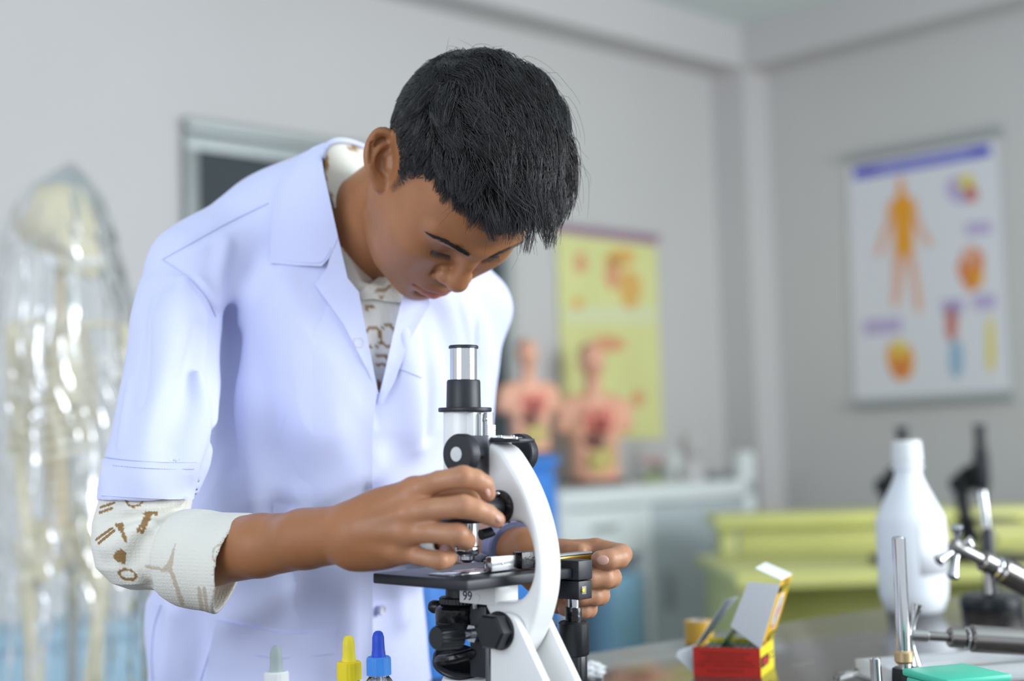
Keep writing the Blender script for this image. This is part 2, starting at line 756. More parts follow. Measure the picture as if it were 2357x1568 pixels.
BZ, CZ_ = 2.50, 2.66
structure('wall_left', [((-.15, -6.5, 0), (0, .15, 3.0))], M_wall)
structure('wall_right', [((0, 0, 0), (6.5, .15, 3.0))], M_wall)
structure('trim_1', [((0, -.15, 0), (.15, 0, BZ))], M_beam)
structure('trim_2', [((0, -6.5, BZ), (.15, 0, CZ_))], M_beam)
structure('trim_3', [((.15, -.15, BZ), (6.5, 0, CZ_))], M_beam)
structure('ceiling', [((0, -6.5, CZ_), (6.5, 0, CZ_ + .1))], M_ceil)
structure('floor', [((-.15, -6.5, -.06), (6.5, .15, 0))], M_floor)

# ------------------------------------------------------------------ chalkboard on the left wall
M_slate = mat('chalkboard_slate', srgb(52, 60, 64), .6, var=.08, vscale=3)
M_alu = mat('board_frame', srgb(160, 166, 164), .45, metal=.35, spec=.4)
a = on_plane(416, 272, 0, 0.0)
b = on_plane(1160, 420, 0, 0.0)
ya, yb, zt = a[1], b[1], a[2]
zb = 1.12
bd = empty('chalkboard', label='dark slate chalkboard in a grey aluminium frame on the left wall', cat='chalkboard')
bd.matrix_world = ROOM
MB().box((.004, ya + .03, zb), (.016, yb - .03, zt - .03)).build('slate', M_slate, bd, False)
for nm, lo, hi in (('frame_rail', (.002, ya, zt - .035), (.034, yb, zt)), ('frame_rail', (.002, ya, zt - .085), (.026, yb, zt - .04)), ('frame_rail', (.002, ya, zb - .04), (.03, yb, zb)),
                   ('frame_stile', (.002, ya, zb), (.03, ya + .035, zt - .085)), ('frame_stile', (.002, yb - .035, zb), (.03, yb, zt - .085)),
                   ('chalk_tray', (.002, ya + .2, zb - .055), (.09, yb - .2, zb - .04))):
    MB().box(lo, hi, .003).build(nm, M_alu, bd)


# ------------------------------------------------------------------ wall charts
def print_on(axis, off, pxpoly, name, m, parent, th=.0006, closed_curve=0):
    P = [on_plane(x, y, axis, 0.0 + (off if axis == 0 else -off)) for x, y in pxpoly]
    if closed_curve:
        P = catmull(P, closed_curve, True)
    n = np.array([1, 0, 0]) if axis == 0 else np.array([0, -1, 0])
    P = [np.asarray(p) for p in P]
    k = len(P)
    V = [p for p in P] + [p + n * th for p in P]
    F = [tuple(range(k)), tuple(range(k, 2 * k))] + [(i, (i + 1) % k, (i + 1) % k + k, i + k) for i in range(k)]
    o = mesh_obj(name, V, F, m, parent, False)
    bm = bmesh.new()
    bm.from_mesh(o.data)
    bmesh.ops.recalc_face_normals(bm, faces=bm.faces)
    bmesh.ops.triangulate(bm, faces=[f for f in bm.faces if len(f.verts) > 4])
    bm.to_mesh(o.data)
    bm.free()
    return o


def blob(cx, cy, rx, ry, n=14, j=.12):
    return [(cx + rx * (1 + random.uniform(-j, j)) * math.cos(2 * math.pi * i / n), cy + ry * (1 + random.uniform(-j, j)) * math.sin(2 * math.pi * i / n)) for i in range(n)]


def ink(name, r, g, b):
    return mat(name, srgb(r, g, b), .5)


ch = empty('anatomy_chart', label='white hanging anatomy chart with an orange human figure and blue title bar', cat='wall chart')
ch.matrix_world = ROOM
M_paper = mat('chart_paper', srgb(222, 222, 226), .45)
M_rod = mat('chart_rod', srgb(168, 172, 170), .5)
print_on(1, .006, [(1950, 385), (2296, 318), (2328, 912), (1968, 934)], 'paper', M_paper, ch, .001)


def chart_rod(axis, off, p, q, r, m, parent):
    A, B = on_plane(p[0], p[1], axis, off), on_plane(q[0], q[1], axis, off)
    MB().tube([A, B], r, 14).build('hanging_rod', m, parent)


chart_rod(1, -.016, (1942, 366), (2308, 298), .014, M_rod, ch)
chart_rod(1, -.016, (1966, 930), (2336, 908), .016, M_rod, ch)
I_or, I_or2, I_sk = ink('print_orange', 232, 160, 40), ink('print_deep_orange', 220, 132, 76), ink('print_flesh', 226, 176, 150)
I_bl, I_li, I_te, I_ye, I_re, I_pu = ink('print_blue', 70, 74, 190), ink('print_lilac', 186, 172, 208), ink('print_teal', 150, 182, 204), ink('print_yellow', 226, 210, 110), ink('print_red', 200, 120, 110), ink('print_magenta', 170, 100, 160)
print_on(1, .0072, [(1964, 388), (2278, 332), (2281, 358), (1966, 414)], 'title_bar', I_bl, ch)
print_on(1, .0082, [(2020, 384), (2230, 347), (2231, 357), (2021, 394)], 'title_lettering', ink('print_title', 150, 152, 214), ch)
fig = [(2066, 410), (2078, 408), (2084, 425), (2083, 445), (2108, 462), (2116, 500), (2132, 535), (2146, 560), (2140, 572), (2122, 552), (2106, 520), (2104, 560), (2108, 600),
       (2116, 650), (2122, 712), (2108, 716), (2100, 660), (2088, 606), (2082, 606), (2076, 660), (2066, 704), (2052, 700), (2056, 650), (2054, 600), (2056, 560), (2052, 520), (2040, 555), (2026, 592), (2016, 586), (2026, 545), (2040, 500), (2042, 470), (2066, 448)]
print_on(1, .0072, fig, 'human_figure', I_sk, ch, closed_curve=3)
print_on(1, .0082, [(2066, 425), (2080, 424), (2085, 450), (2104, 468), (2098, 520), (2098, 580), (2064, 584), (2062, 525), (2050, 476), (2066, 452)], 'figure_organs', I_or, ch, closed_curve=3)
for nm, cx, cy, rx, ry, m_ in (('brain_diagram', 2212, 436, 36, 34, I_li), ('brain_lobe', 2226, 420, 20, 20, I_ye), ('brain_lobe', 2236, 446, 16, 20, I_re), ('organ_diagram', 2236, 616, 30, 52, I_or2),
                               ('organ_detail', 2232, 590, 14, 20, I_sk), ('organ_detail', 2250, 640, 14, 22, I_or), ('gland_diagram', 2072, 830, 32, 46, I_or), ('gland_detail', 2072, 848, 18, 24, I_or2), ('gland_detail', 2070, 800, 14, 20, I_ye),
                               ('limb_diagram', 2190, 745, 15, 42, I_re), ('limb_diagram', 2200, 826, 18, 46, I_te), ('spine_diagram', 2280, 796, 11, 70, I_ye)):
    print_on(1, .0072 if 'detail' not in nm and 'lobe' not in nm else .0084, blob(cx, cy, rx, ry), nm, m_, ch)
for x, y, w, h in ((1988, 738, 88, 34), (2168, 690, 50, 36), (2240, 680, 52, 34), (2222, 514, 60, 28)):
    print_on(1, .0072, [(x, y), (x + w, y - w * .08), (x + w, y + h - w * .08), (x, y + h)], 'caption_box', I_li, ch)

cy_ = empty('yellow_wall_chart', label='yellow wall chart with orange diagrams and a mauve title strip on the left wall', cat='wall chart')
cy_.matrix_world = ROOM
print_on(0, .006, [(1280, 524), (1510, 552), (1526, 1010), (1296, 1010)], 'paper', mat('yellow_chart_paper', srgb(222, 222, 152), .5, var=.06, vscale=5), cy_, .001)
print_on(0, .0075, [(1280, 516), (1512, 545), (1512, 566), (1280, 536)], 'title_strip', ink('print_mauve', 170, 130, 160), cy_)
chart_rod(0, .012, (1278, 518), (1516, 546), .009, ink('mauve_rod', 160, 140, 150), cy_)
Y_o, Y_p = ink('print_apricot', 224, 178, 100), ink('print_salmon', 222, 160, 120)
for cx, cy, rx, ry, m_ in ((1336, 606, 14, 24, Y_p), (1428, 594, 36, 22, Y_o), (1410, 630, 18, 40, Y_p), (1450, 668, 26, 46, Y_o), (1398, 792, 44, 18, Y_p), (1468, 918, 14, 22, Y_p), (1330, 700, 12, 16, Y_o)):
    print_on(0, .0075, blob(cx, cy, rx, ry), 'printed_diagram', m_, cy_)
print_on(0, .0072, [(1300, 705), (1512, 705), (1513, 745), (1302, 745)], 'caption_band', ink('print_pale', 220, 224, 178), cy_)

# ------------------------------------------------------------------ white display cabinet near the corner
M_white = mat('white_metal', srgb(222, 228, 226), .4)
M_door = mat('grey_door', srgb(178, 188, 190), .45)
X0 = .42
l = on_plane(1284, 1128, 0, X0)
r = on_plane(1738, 1110, 0, X0)
ly, ry_, tz = l[1], r[1], 1.0
cb = empty('display_cabinet', label='white metal display cabinet with a grey door under the anatomical models', cat='cabinet')
cb.matrix_world = ROOM
MB().box((.06, ly, tz - .055), (X0, ry_, tz), .006).build('top_panel', M_white, cb)
for px_, yy, hh in (('post', ly, tz - .055), ('post', ry_ - .05, tz + .09)):
    for xx in (.06, X0 - .05):
        MB().box((xx, yy, 0), (xx + .05, yy + .05, hh), .004).build('post', M_white, cb)
dv = on_plane(1492, 1250, 0, X0)[1]
MB().box((.08, dv, .06), (X0 - .01, dv + .03, tz - .055), .003).build('divider', M_white, cb)
dw = MB().box((X0 - .03, ly + .055, .80), (X0 - .008, dv - .004, tz - .06), .003).build('bright_bay_panel', M_white, cb)  # added white panel catches light in place of the lit wall behind
MB().box((X0 - .008, (ly + dv) / 2 - .05, .88), (X0 + .010, (ly + dv) / 2 + .05, .892), .003).build('bay_panel_handle', M_alu, dw)  # handle made up for the added panel
dr = MB().box((X0 - .03, dv + .035, .1), (X0 - .012, ry_ - .055, tz - .06), .004).build('door', M_door, cb)
MB().box((X0 - .012, dv + .07, .62), (X0 + .012, dv + .085, .74), .004).build('door_handle', M_alu, dr)
MB().box((.06, dv, .05), (X0 - .02, ry_, .09), .003).build('bottom_shelf', M_white, cb)
MB().box((.055, dv + .03, .09), (.07, ry_ - .05, tz - .06)).build('back_panel', M_door, cb)

# blue cupboard that carries the other model
M_blue = mat('blue_enamel', srgb(70, 138, 222), .35)
xb0 = .46
l2 = on_plane(955, 1060, 0, xb0)
r2 = on_plane(1274, 1050, 0, xb0)
bc = empty('blue_cupboard', label='bright blue cupboard standing behind the student and the microscope', cat='cupboard')
bc.matrix_world = ROOM
tzb = 1.105
MB().box((.16, l2[1], .08), (xb0, r2[1], tzb - .03), .008).build('carcass', M_blue, bc)
MB().box((.14, l2[1] - .01, tzb - .03), (xb0 + .02, r2[1] + .004, tzb), .006).build('top_panel', M_blue, bc)
for k in range(2):
    y0_ = l2[1] + .015 + k * (r2[1] - l2[1] - .01) / 2
    d_ = MB().box((xb0, y0_, .11), (xb0 + .016, y0_ + (r2[1] - l2[1]) / 2 - .02, tzb - .05), .004).build('door', M_blue, bc)
    MB().box((xb0 + .016, y0_ + (.03 if k else (r2[1] - l2[1]) / 2 - .06), .6), (xb0 + .034, y0_ + (.045 if k else (r2[1] - l2[1]) / 2 - .045), .7), .003).build('door_handle', M_alu, d_)
for xx in (.18, xb0 - .06):
    for yy in (l2[1] + .02, r2[1] - .06):
        MB().box((xx, yy, 0), (xx + .04, yy + .04, .08), .003).build('foot', M_blue, bc)


# ------------------------------------------------------------------ anatomical torso models
def torso_model(base, h, rz, label, dark):
    o = empty('anatomical_torso_model', base, rz, label, 'anatomical model', 'anatomical torso models')
    s = h / .86
    fr = (np.eye(3), np.zeros(3), s)
    skin = mat('model_skin_' + dark, srgb(236, 176, 146), .35, var=.05, vscale=12)
    F = Field()
    F.put(f_rows([(.03 * s, 0, 0, .155 * s, .10 * s), (.2 * s, 0, 0, .15 * s, .095 * s), (.36 * s, 0, .0, .17 * s, .10 * s), (.47 * s, 0, .005 * s, .185 * s, .095 * s), (.54 * s, 0, .01 * s, .12 * s, .07 * s)]))
    for sx in (-1, 1):
        F.put(f_chain([(sx * .13, .01, .50), (sx * .19, .01, .46), (sx * .21, .01, .36)], [.05, .06, .05], fr), .03 * s)
    F.put(f_cone((0, .01, .52), (0, 0, .64), .055, .05, fr), .03 * s)
    F.put(f_ell((0, .01, .755), (.075, .095, .105), fr), .015 * s)
    F.put(f_ell((0, -.03, .70), (.05, .055, .06), fr), .02 * s)
    F.put(f_cone((0, -.085, .735), (0, -.10, .71), .010, .015, fr), .01 * s)
    for sx in (-1, 1):
        F.put(f_ell((sx * .075, .01, .73), (.012, .02, .032), fr), .005)
        F.put(f_ell((sx * .03, -.085, .745), (.018, .014, .010), fr), .008, 's')
    F.put(f_cone((-.02, -.085, .675), (.02, -.085, .675), .006, .006, fr), .006, 's')
    F.put(f_ell((0, -.10, .28), (.115, .055, .23), fr), .012, 's')
    V, Fc = F.mesh(.0065)
    mesh_obj('body_shell', V, Fc, skin, o)
    parts = [('lung', (-.058, -.062, .40), (.05, .035, .085), (216, 120, 104)), ('lung', (.058, -.062, .40), (.05, .035, .085), (226, 130, 112)),
             ('heart', (.012, -.088, .36), (.036, .03, .045), (150, 60, 60)), ('liver', (-.03, -.075, .27), (.08, .035, .04), (110, 60, 56)),
             ('stomach', (.05, -.08, .25), (.045, .03, .04), (216, 170, 140)), ('bladder', (0, -.07, .09), (.035, .03, .03), (220, 196, 130))]
    for nm, c, r, rgb in parts:
        f = Field().put(f_ell(c, r, fr))
        v, q = f.mesh(.006)
        mesh_obj(nm, v, q, mat('organ_' + nm + dark, srgb(*rgb), .3, var=.1, vscale=30), o)
    pts = [((.075 * math.sin(i * .9)) * s, (-.082 - .012 * (i % 3)) * s, (.21 - i * .0052) * s) for i in range(22)]
    MB().tube(catmull(pts, 4), .017 * s, 10).build('intestines', mat('organ_gut' + dark, srgb(206, 190, 120), .35), o)
    f = Field().put(f_ell((0, .03, .80), (.066, .078, .066), fr)).put(f_box((0, .04, .875), (.1, .1, .0), .0, None, fr), .0, 's')
    v, q = f.mesh(.006)
    mesh_obj('brain', v, q, mat('organ_brain' + dark, srgb(150, 96, 74), .5, bump=.4, bscale=90), o)
    MB().box((-.15 * s, -.11 * s, 0), (.15 * s, .11 * s, .03 * s), .006).build('plinth', mat('model_plinth' + dark, srgb(70, 50, 48), .4), o)
    return o


mb1 = W(1222, 1048, 4.08)
mb2 = W(1372, 1114, 4.56)
torso_model((mb1[0], mb1[1], tzb), .335, math.radians(24), 'anatomical torso model with open organs standing on the blue cupboard', 'a')
torso_model((mb2[0], mb2[1], tz), .455, math.radians(20), 'taller anatomical torso model standing on the white cabinet before the yellow chart', 'b')

# small teaching models on the cabinet
pm = W(1592, 1096, 4.72)
o = empty('plaster_bust', (pm[0], pm[1], tz), .3, 'small grey plaster bust on the white cabinet', 'bust')
F = Field().put(f_rows([(.02, 0, 0, .05, .04), (.045, 0, 0, .045, .035), (.062, 0, 0, .02, .018), (.08, 0, 0, .02, .02)])).put(f_ell((0, 0, .115), (.034, .042, .045)), .012).put(f_cone((0, -.04, .115), (0, -.046, .108), .005, .007), .008)
v, q = F.mesh(.004)
M_pl = mat('grey_plaster', srgb(186, 184, 182), .7)
mesh_obj('head_and_shoulders', v, q, M_pl, o)
MB().lathe([(0, 0), (.045, 0), (.045, .018), (.035, .024), (0, .024)], 24).build('plinth', M_pl, o)
pf = W(1500, 1100, 4.66)
o = empty('flower_model', (pf[0], pf[1], tz), 0, 'pink petalled flower teaching model between the torso and the bust', 'model')
MB().lathe([(0, 0), (.035, 0), (.035, .012), (.008, .016), (.006, .06), (0, .06)], 20).build('stem', mat('model_green', srgb(150, 170, 110), .5), o)
for k in range(5):
    a_ = 2 * math.pi * k / 5
    f = Field().put(f_ell((math.cos(a_) * .026, math.sin(a_) * .026, .072), (.024, .014, .008), IDF, rot_euler(0, -25, math.degrees(a_))))
    v, q = f.mesh(.003)
    mesh_obj('petal', v, q, mat('petal_pink', srgb(222, 176, 186), .5), o)
MB().lathe([(0, .06), (.012, .062), (.014, .075), (0, .084)], 16).build('flower_centre', mat('petal_yellow', srgb(226, 206, 110), .5), o)
pt = W(1662, 1102, 4.84)
o = empty('dissection_tray', (pt[0], pt[1], tz), math.radians(43), 'shallow dark tray lying on the white cabinet end', 'tray')
MB().box((-.1, -.06, 0), (.1, .06, .006), .002).build('tray_floor', mat('tray_dark', srgb(90, 92, 96), .4), o)
for lo, hi in (((-.1, -.06, .006), (.1, -.054, .024)), ((-.1, .054, .006), (.1, .06, .024)), ((-.1, -.054, .006), (-.094, .054, .024)), ((.094, -.054, .006), (.1, .054, .024))):
    MB().box(lo, hi, .001).build('tray_wall', mat('tray_rim', srgb(150, 152, 156), .4), o)


# ------------------------------------------------------------------ low blue storage and yellow desks
M_blk0 = mat('plinth_black', srgb(50, 52, 56), .5)
lb_ = empty('low_cupboard', label='pale blue low cupboard against the wall behind the skeleton', cat='cupboard')
lb_.matrix_world = ROOM
M_pb = mat('pale_blue_paint', srgb(140, 190, 216), .45)
y0l, y1l = on_plane(-260, 1450, 0, .3)[1], on_plane(352, 1440, 0, .3)[1]
MB().box((.02, y0l, .06), (.30, y1l, .735), .006).build('carcass', M_pb, lb_)
MB().box((.01, y0l - .01, .735), (.325, y1l + .01, .76), .004).build('top_panel', M_pb, lb_)
MB().box((.03, y0l + .02, 0), (.27, y1l - .02, .06)).build('plinth', M_blk0, lb_)
for k in range(3):
    w_ = (y1l - y0l) / 3
    d_ = MB().box((.30, y0l + k * w_ + .008, .09), (.316, y0l + (k + 1) * w_ - .008, .72), .004).build('door', M_pb, lb_)
    MB().box((.316, y0l + k * w_ + .03, .5), (.332, y0l + k * w_ + .045, .6), .003).build('door_handle', M_alu, d_)


def crate(x0_, x1_, y0_, y1_, z0_, h_, label):
    o = empty('storage_crate', label=label, cat='crate', group='pale blue storage crates')
    o.matrix_world = ROOM
    m = mat('crate_plastic', srgb(150, 196, 222), .4)
    MB().box((x0_, y0_, z0_), (x1_, y1_, z0_ + .012), .003).build('crate_floor', m, o)
    for lo, hi in (((x0_, y0_, z0_ + .012), (x0_ + .008, y1_, z0_ + h_)), ((x1_ - .008, y0_, z0_ + .012), (x1_, y1_, z0_ + h_)), ((x0_ + .008, y0_, z0_ + .012), (x1_ - .008, y0_ + .008, z0_ + h_)), ((x0_ + .008, y1_ - .008, z0_ + .012), (x1_ - .008, y1_, z0_ + h_))):
        MB().box(lo, hi, .002).build('crate_wall', m, o)


cy0 = on_plane(1400, 1300, 0, X0)[1]
crate(.10, X0 - .002, cy0, dv - .02, .0, .40, 'pale blue storage crate on the floor of the open cabinet bay')
crate(.10, X0 - .002, cy0 + .01, dv - .03, .402, .34, 'pale blue storage crate stacked on top in the open cabinet bay')


def desk(loc, rz, w, d, h, label, apron, col, setb=.05):
    o = empty('yellow_desk', loc, rz, label, 'desk', 'yellow school desks')
    m = mat('desk_yellow', col, .35, var=.05, vscale=4)
    MB().box((-w / 2, -d / 2, h - .035), (w / 2, d / 2, h), .005).build('desktop', m, o)
    MB().box((-w / 2 + .07, -d / 2 + setb, h - apron), (w / 2 - .07, -d / 2 + setb + .02, h - .035), .002).build('front_panel', m, o)
    for sx in (-1, 1):
        MB().box((sx * (w / 2 - .04) - .02, -d / 2 + .04, 0), (sx * (w / 2 - .04) + .02, d / 2 - .04, h - .035), .003).build('side_panel', m, o)
    return o


YEL = srgb(210, 210, 128)
p = W(2200, 1300, 3.55)
desk((p[0] + .10, 3.70, 0), math.radians(2), 1.36, .60, .82, 'yellow desk carrying the dark microscopes beyond the white bottle', .5, YEL, .38)
p = W(2100, 1200, 4.35)
desk((p[0] - .12, 4.14, 0), math.radians(-1), 1.04, .26, .92, 'taller yellow desk at the back below the anatomy chart', .13, YEL)

# ------------------------------------------------------------------ dark microscopes on the yellow desk
M_blk = mat('black_enamel', srgb(34, 35, 38), .4)


def small_scope(loc, rz, label):
    o = empty('student_microscope', loc, rz, label, 'microscope', 'dark microscopes on the yellow desk')
    MB().box((-.06, -.09, 0), (.06, .08, .022), .006).build('base', M_blk, o)
    poly = [(.03, .02), (.07, .02), (.075, .1), (.082, .16), (.07, .22), (.03, .24), (.02, .225), (.05, .2), (.055, .15), (.045, .1), (.03, .07)]
    Mx = Matrix(((0, 0, 1, 0), (1, 0, 0, 0), (0, 1, 0, 0), (0, 0, 0, 1)))
    MB().prism(poly, -.014, .014, .003, Mx).build('arm', M_blk, o)
    MB().box((-.055, -.06, .10), (.055, .05, .108), .002).build('stage', M_blk, o)
    MB().lathe([(0, .13), (.008, .13), (.01, .17), (.017, .18), (.019, .19), (.019, .27), (.014, .272), (.013, .325), (.016, .327), (.016, .336), (0, .336)], 28).build('tube', M_blk, o)
    for sx in (-1, 1):
        MB().lathe([(0, 0), (.02, 0), (.02, .016), (0, .016)], 24, to_z((sx * .02, .055, .19), (sx, 0, 0))).build('focus_knob', M_blk, o)
    MB().lathe([(0, 0), (.022, .002), (.022, .01), (0, .012)], 24, to_z((0, -.005, .055), (0, -.5, 1))).build('mirror', M_blk, o)
    return o


p = W(2272, 1318, 3.5)
small_scope((p[0], 3.5, .82), .5, 'dark microscope on the yellow desk behind the chrome rod')
p = W(2092, 1318, 3.5)
small_scope((p[0], 3.5, .82), .35, 'dark microscope on the yellow desk mostly hidden behind the white bottle')

# ------------------------------------------------------------------ skeleton under a plastic cover
M_bone = mat('bone_plastic', srgb(214, 204, 170), .5, var=.06, vscale=20)
SD = 2.75
sk = empty('skeleton_model', (W(150, 700, SD)[0], SD, 0), 0, 'life-size teaching skeleton hanging on a stand under a clear plastic cover', 'skeleton')


def S(px_, py_, dd=0.0):
    return W(px_, py_, SD + dd)


F = Field()
F.put(f_ell(S(126, 500), (.078, .085, .072)))
F.put(f_ell(S(178, 552, -.02), (.045, .05, .045)), .03)
F.put(f_cone(S(150, 552, -.06), S(212, 560, -.03), .018, .018), .015)
F.put(f_ell(S(196, 590, -.03), (.03, .035, .022)), .015)
F.put(f_ell(S(172, 535, -.085), (.02, .03, .018)), .006, 's')
F.put(f_ell(S(216, 530, -.06), (.018, .03, .018)), .006, 's')
F.put(f_ell(S(202, 562, -.09), (.009, .03, .014)), .004, 's')
v, q = F.mesh(.0045)
mesh_obj('cranium', v, q, M_bone, sk, keep_world=True)
F = Field().put(f_chain([S(140, 570, -.04), S(156, 618, -.05), S(205, 628, -.06), S(228, 612, -.02), S(200, 585, .04)], [.010, .012, .014, .012, .009]), 0)
v, q = F.mesh(.0045)
mesh_obj('mandible', v, q, M_bone, sk, keep_world=True)
for k in range(6):
    P_ = S(190 + k * 7, 600, -.075)
    MB().box(P_ - np.array([.003, .003, .008]), P_ + np.array([.003, .003, .006]), .001).build('tooth', mat('tooth', srgb(236, 234, 226), .3), sk, keep_world=True)
M_disc = mat('disc_orange', srgb(200, 160, 120), .5)
sp = [S(132 + 6 * math.sin(i * .35), 625 + i * 27, .02 + .02 * math.sin(i * .3)) for i in range(24)]
for i, P_ in enumerate(sp):
    r_ = .014 + .0006 * i
    MB().lathe([(0, -.0085), (r_ * .9, -.0085), (r_, -.005), (r_ * .85, 0), (r_, .005), (r_ * .9, .0085), (0, .0085)], 16, Matrix.Translation(Vector(P_))).build('vertebra', M_bone, sk, keep_world=True)
    if i < 23:
        MB().lathe([(0, -.003), (r_ * .9, -.003), (r_ * .9, .003), (0, .003)], 14, Matrix.Translation(Vector((P_ + sp[i + 1]) / 2))).build('spinal_disc', M_disc, sk, keep_world=True)
stn = S(165, 900, -.10)
MB().box(S(165, 800, -.09) - np.array([.016, .004, .10]), S(165, 800, -.09) + np.array([.016, .004, .02]), .003).build('sternum', M_bone, sk, keep_world=True)
for i in range(10):
    y0_ = 745 + i * 30
    wid = 62 + 30 * math.sin(min(i, 8) / 8 * 1.9)
    for sx in (-1, 1):
        c_ = sp[4 + i]
        pts = []
        for k in range(9):
            a_ = math.pi * k / 8
            pts.append(np.array([c_[0] + .012 + sx * wid / FPX * SD * math.sin(a_) * 1.0, c_[1] - .055 + .085 * math.cos(a_), c_[2] - .06 * (k / 8) - .01]))
        MB().tube(catmull(pts, 2), .0052, 8).build('rib', M_bone, sk, keep_world=True)
for nm, pts, rr in (('clavicle', [S(165, 752, -.07), S(100, 742, -.05), S(38, 748, -.02)], [.007, .006, .008]), ('clavicle', [S(172, 752, -.07), S(225, 745, -.03), S(276, 752, .02)], [.007, .006, .008]),
                    ('humerus', [S(32, 765, -.02), S(30, 870, -.03), S(38, 1000, -.03)], [.02, .011, .016]), ('humerus', [S(284, 768, .02), S(292, 880, .02), S(290, 1010, .02)], [.02, .011, .016]),
                    ('forearm_bone', [S(36, 1010, -.03), S(44, 1120, -.05), S(60, 1230, -.06)], [.012, .008, .010]), ('forearm_bone', [S(46, 1010, -.02), S(56, 1120, -.04), S(70, 1228, -.05)], [.011, .007, .009]),
                    ('forearm_bone', [S(290, 1020, .02), S(286, 1130, .0), S(276, 1240, -.01)], [.012, .008, .010]),
                    ('femur', [S(80, 1330, -.01), S(62, 1345, -.01), S(72, 1460, -.02), S(84, 1640, -.03)], [.022, .02, .014, .022]), ('femur', [S(210, 1335, .0), S(230, 1350, .0), S(222, 1460, -.01), S(208, 1640, -.02)], [.022, .02, .014, .022]),
                    ('tibia', [S(84, 1650, -.03), S(92, 2080, -.02)], [.02, .014]), ('tibia', [S(208, 1650, -.02), S(202, 2080, -.01)], [.02, .014])):
    v, q = Field().put(f_chain(pts, rr, k=.008)).mesh(.005)
    mesh_obj(nm, v, q, M_bone, sk, keep_world=True)
F = Field()
for sx, cx in ((-1, 96), (1, 196)):
    F.put(f_ell(S(cx, 1268), (.055, .03, .06), IDF, rot_euler(0, sx * 25, 0)), .01)
F.put(f_ell(S(146, 1250, .03), (.03, .025, .05)), .015)
F.put(f_cone(S(110, 1330, -.04), S(182, 1330, -.04), .014, .014), .012)
F.put(f_ell(S(146, 1290, -.03), (.042, .05, .042)), .012, 's')
v, q = F.mesh(.005)
mesh_obj('pelvis', v, q, M_bone, sk, keep_world=True)
g_ = sp[-1]
bx_, by_ = g_[0], SD + .10
MB().tube([(bx_, by_, .05), (bx_, by_, zat(130, 640, SD))], .011, 12).build('stand_pole', M_alu, sk, keep_world=True)
for k in range(5):
    a_ = 2 * math.pi * k / 5
    MB().tube([(bx_, by_, .06), (bx_ + .22 * math.cos(a_), by_ + .22 * math.sin(a_), .03)], .012, 8).build('stand_leg', M_alu, sk, keep_world=True)
    MB().lathe([(0, -.012), (.026, -.012), (.028, 0), (.026, .012), (0, .012)], 14, to_z((bx_ + .22 * math.cos(a_), by_ + .22 * math.sin(a_), .028), (-math.sin(a_), math.cos(a_), 0))).build('caster', M_blk, sk, keep_world=True)

# the clear film hood over it
M_film = bpy.data.materials.new('clear_film')
M_film.use_nodes = True
nt = M_film.node_tree
nt.nodes.clear()
out = nt.nodes.new('ShaderNodeOutputMaterial')
m1, m2 = nt.nodes.new('ShaderNodeMixShader'), nt.nodes.new('ShaderNodeMixShader')
tr, gl, df = nt.nodes.new('ShaderNodeBsdfTransparent'), nt.nodes.new('ShaderNodeBsdfGlossy'), nt.nodes.new('ShaderNodeBsdfDiffuse')
tr.inputs[0].default_value = (.97, .98, .98, 1)
gl.inputs[0].default_value = (1, 1, 1, 1)
gl.inputs['Roughness'].default_value = .16
df.inputs[0].default_value = (.80, .80, .78, 1)
fz = nt.nodes.new('ShaderNodeFresnel')
fz.inputs[0].default_value = 1.38
m1.inputs[0].default_value = .13
nt.links.new(tr.outputs[0], m1.inputs[1])
nt.links.new(df.outputs[0], m1.inputs[2])
nt.links.new(fz.outputs[0], m2.inputs[0])
nt.links.new(m1.outputs[0], m2.inputs[1])
nt.links.new(gl.outputs[0], m2.inputs[2])
nt.links.new(m2.outputs[0], out.inputs[0])
rows = [(372, 160, 168, .006), (400, 118, 200, .05), (440, 62, 226, .09), (520, 22, 250, .12), (620, -4, 268, .135), (720, -22, 296, .15), (850, -34, 312, .16), (1000, -36, 322, .165), (1200, -40, 330, .17), (1420, -44, 336, .17), (1640, -50, 344, .175), (1900, -60, 352, .18), (2060, -66, 360, .19)]
R_ = np.array(rows, float)
yy = np.concatenate([np.linspace(372, 1700, 170), np.linspace(1715, 2060, 20)])
na = 150
V = []
for y_ in yy:
    xl, xr, ry2 = [np.interp(y_, R_[:, 0], R_[:, j]) for j in (1, 2, 3)]
    c_ = W((xl + xr) / 2, y_, SD)
    rx = (xr - xl) / 2 / FPX * SD
    for k in range(na):
        a_ = 2 * math.pi * k / na
        g = min(1, (y_ - 372) / 260)
        wv = 1 + g * (.05 * math.sin(a_ * 9 + .9 * math.sin(y_ * .009)) + .045 * math.sin(a_ * 17 + y_ * .012 + 2 * math.sin(a_ * 3)) + .03 * math.sin(a_ * 31 - y_ * .03 + 3 * math.sin(y_ * .017)) + .012 * math.sin(a_ * 47 + y_ * .09))
        V.append((c_[0] + rx * wv * math.cos(a_), SD + ry2 * wv * math.sin(a_) + .0, c_[2]))
Fc = [(i * na + k, i * na + (k + 1) % na, (i + 1) * na + (k + 1) % na, (i + 1) * na + k) for i in range(len(yy) - 1) for k in range(na)]
fo = mesh_obj('plastic_cover', V, Fc, M_film)
tag(fo, 'crinkled clear plastic dust cover draped over the teaching skeleton', 'plastic cover')

# ================================================================== laboratory bench
TZ = 0.90
_e = W(1330, 1510, 1.0)


def on_table(px_, py_, z=TZ):
    v = _fw + _rt * (px_ - CX) / FPX - _up * (py_ - CY) / FPX
    return CAM + v * ((z - CAM[2]) / v[2])


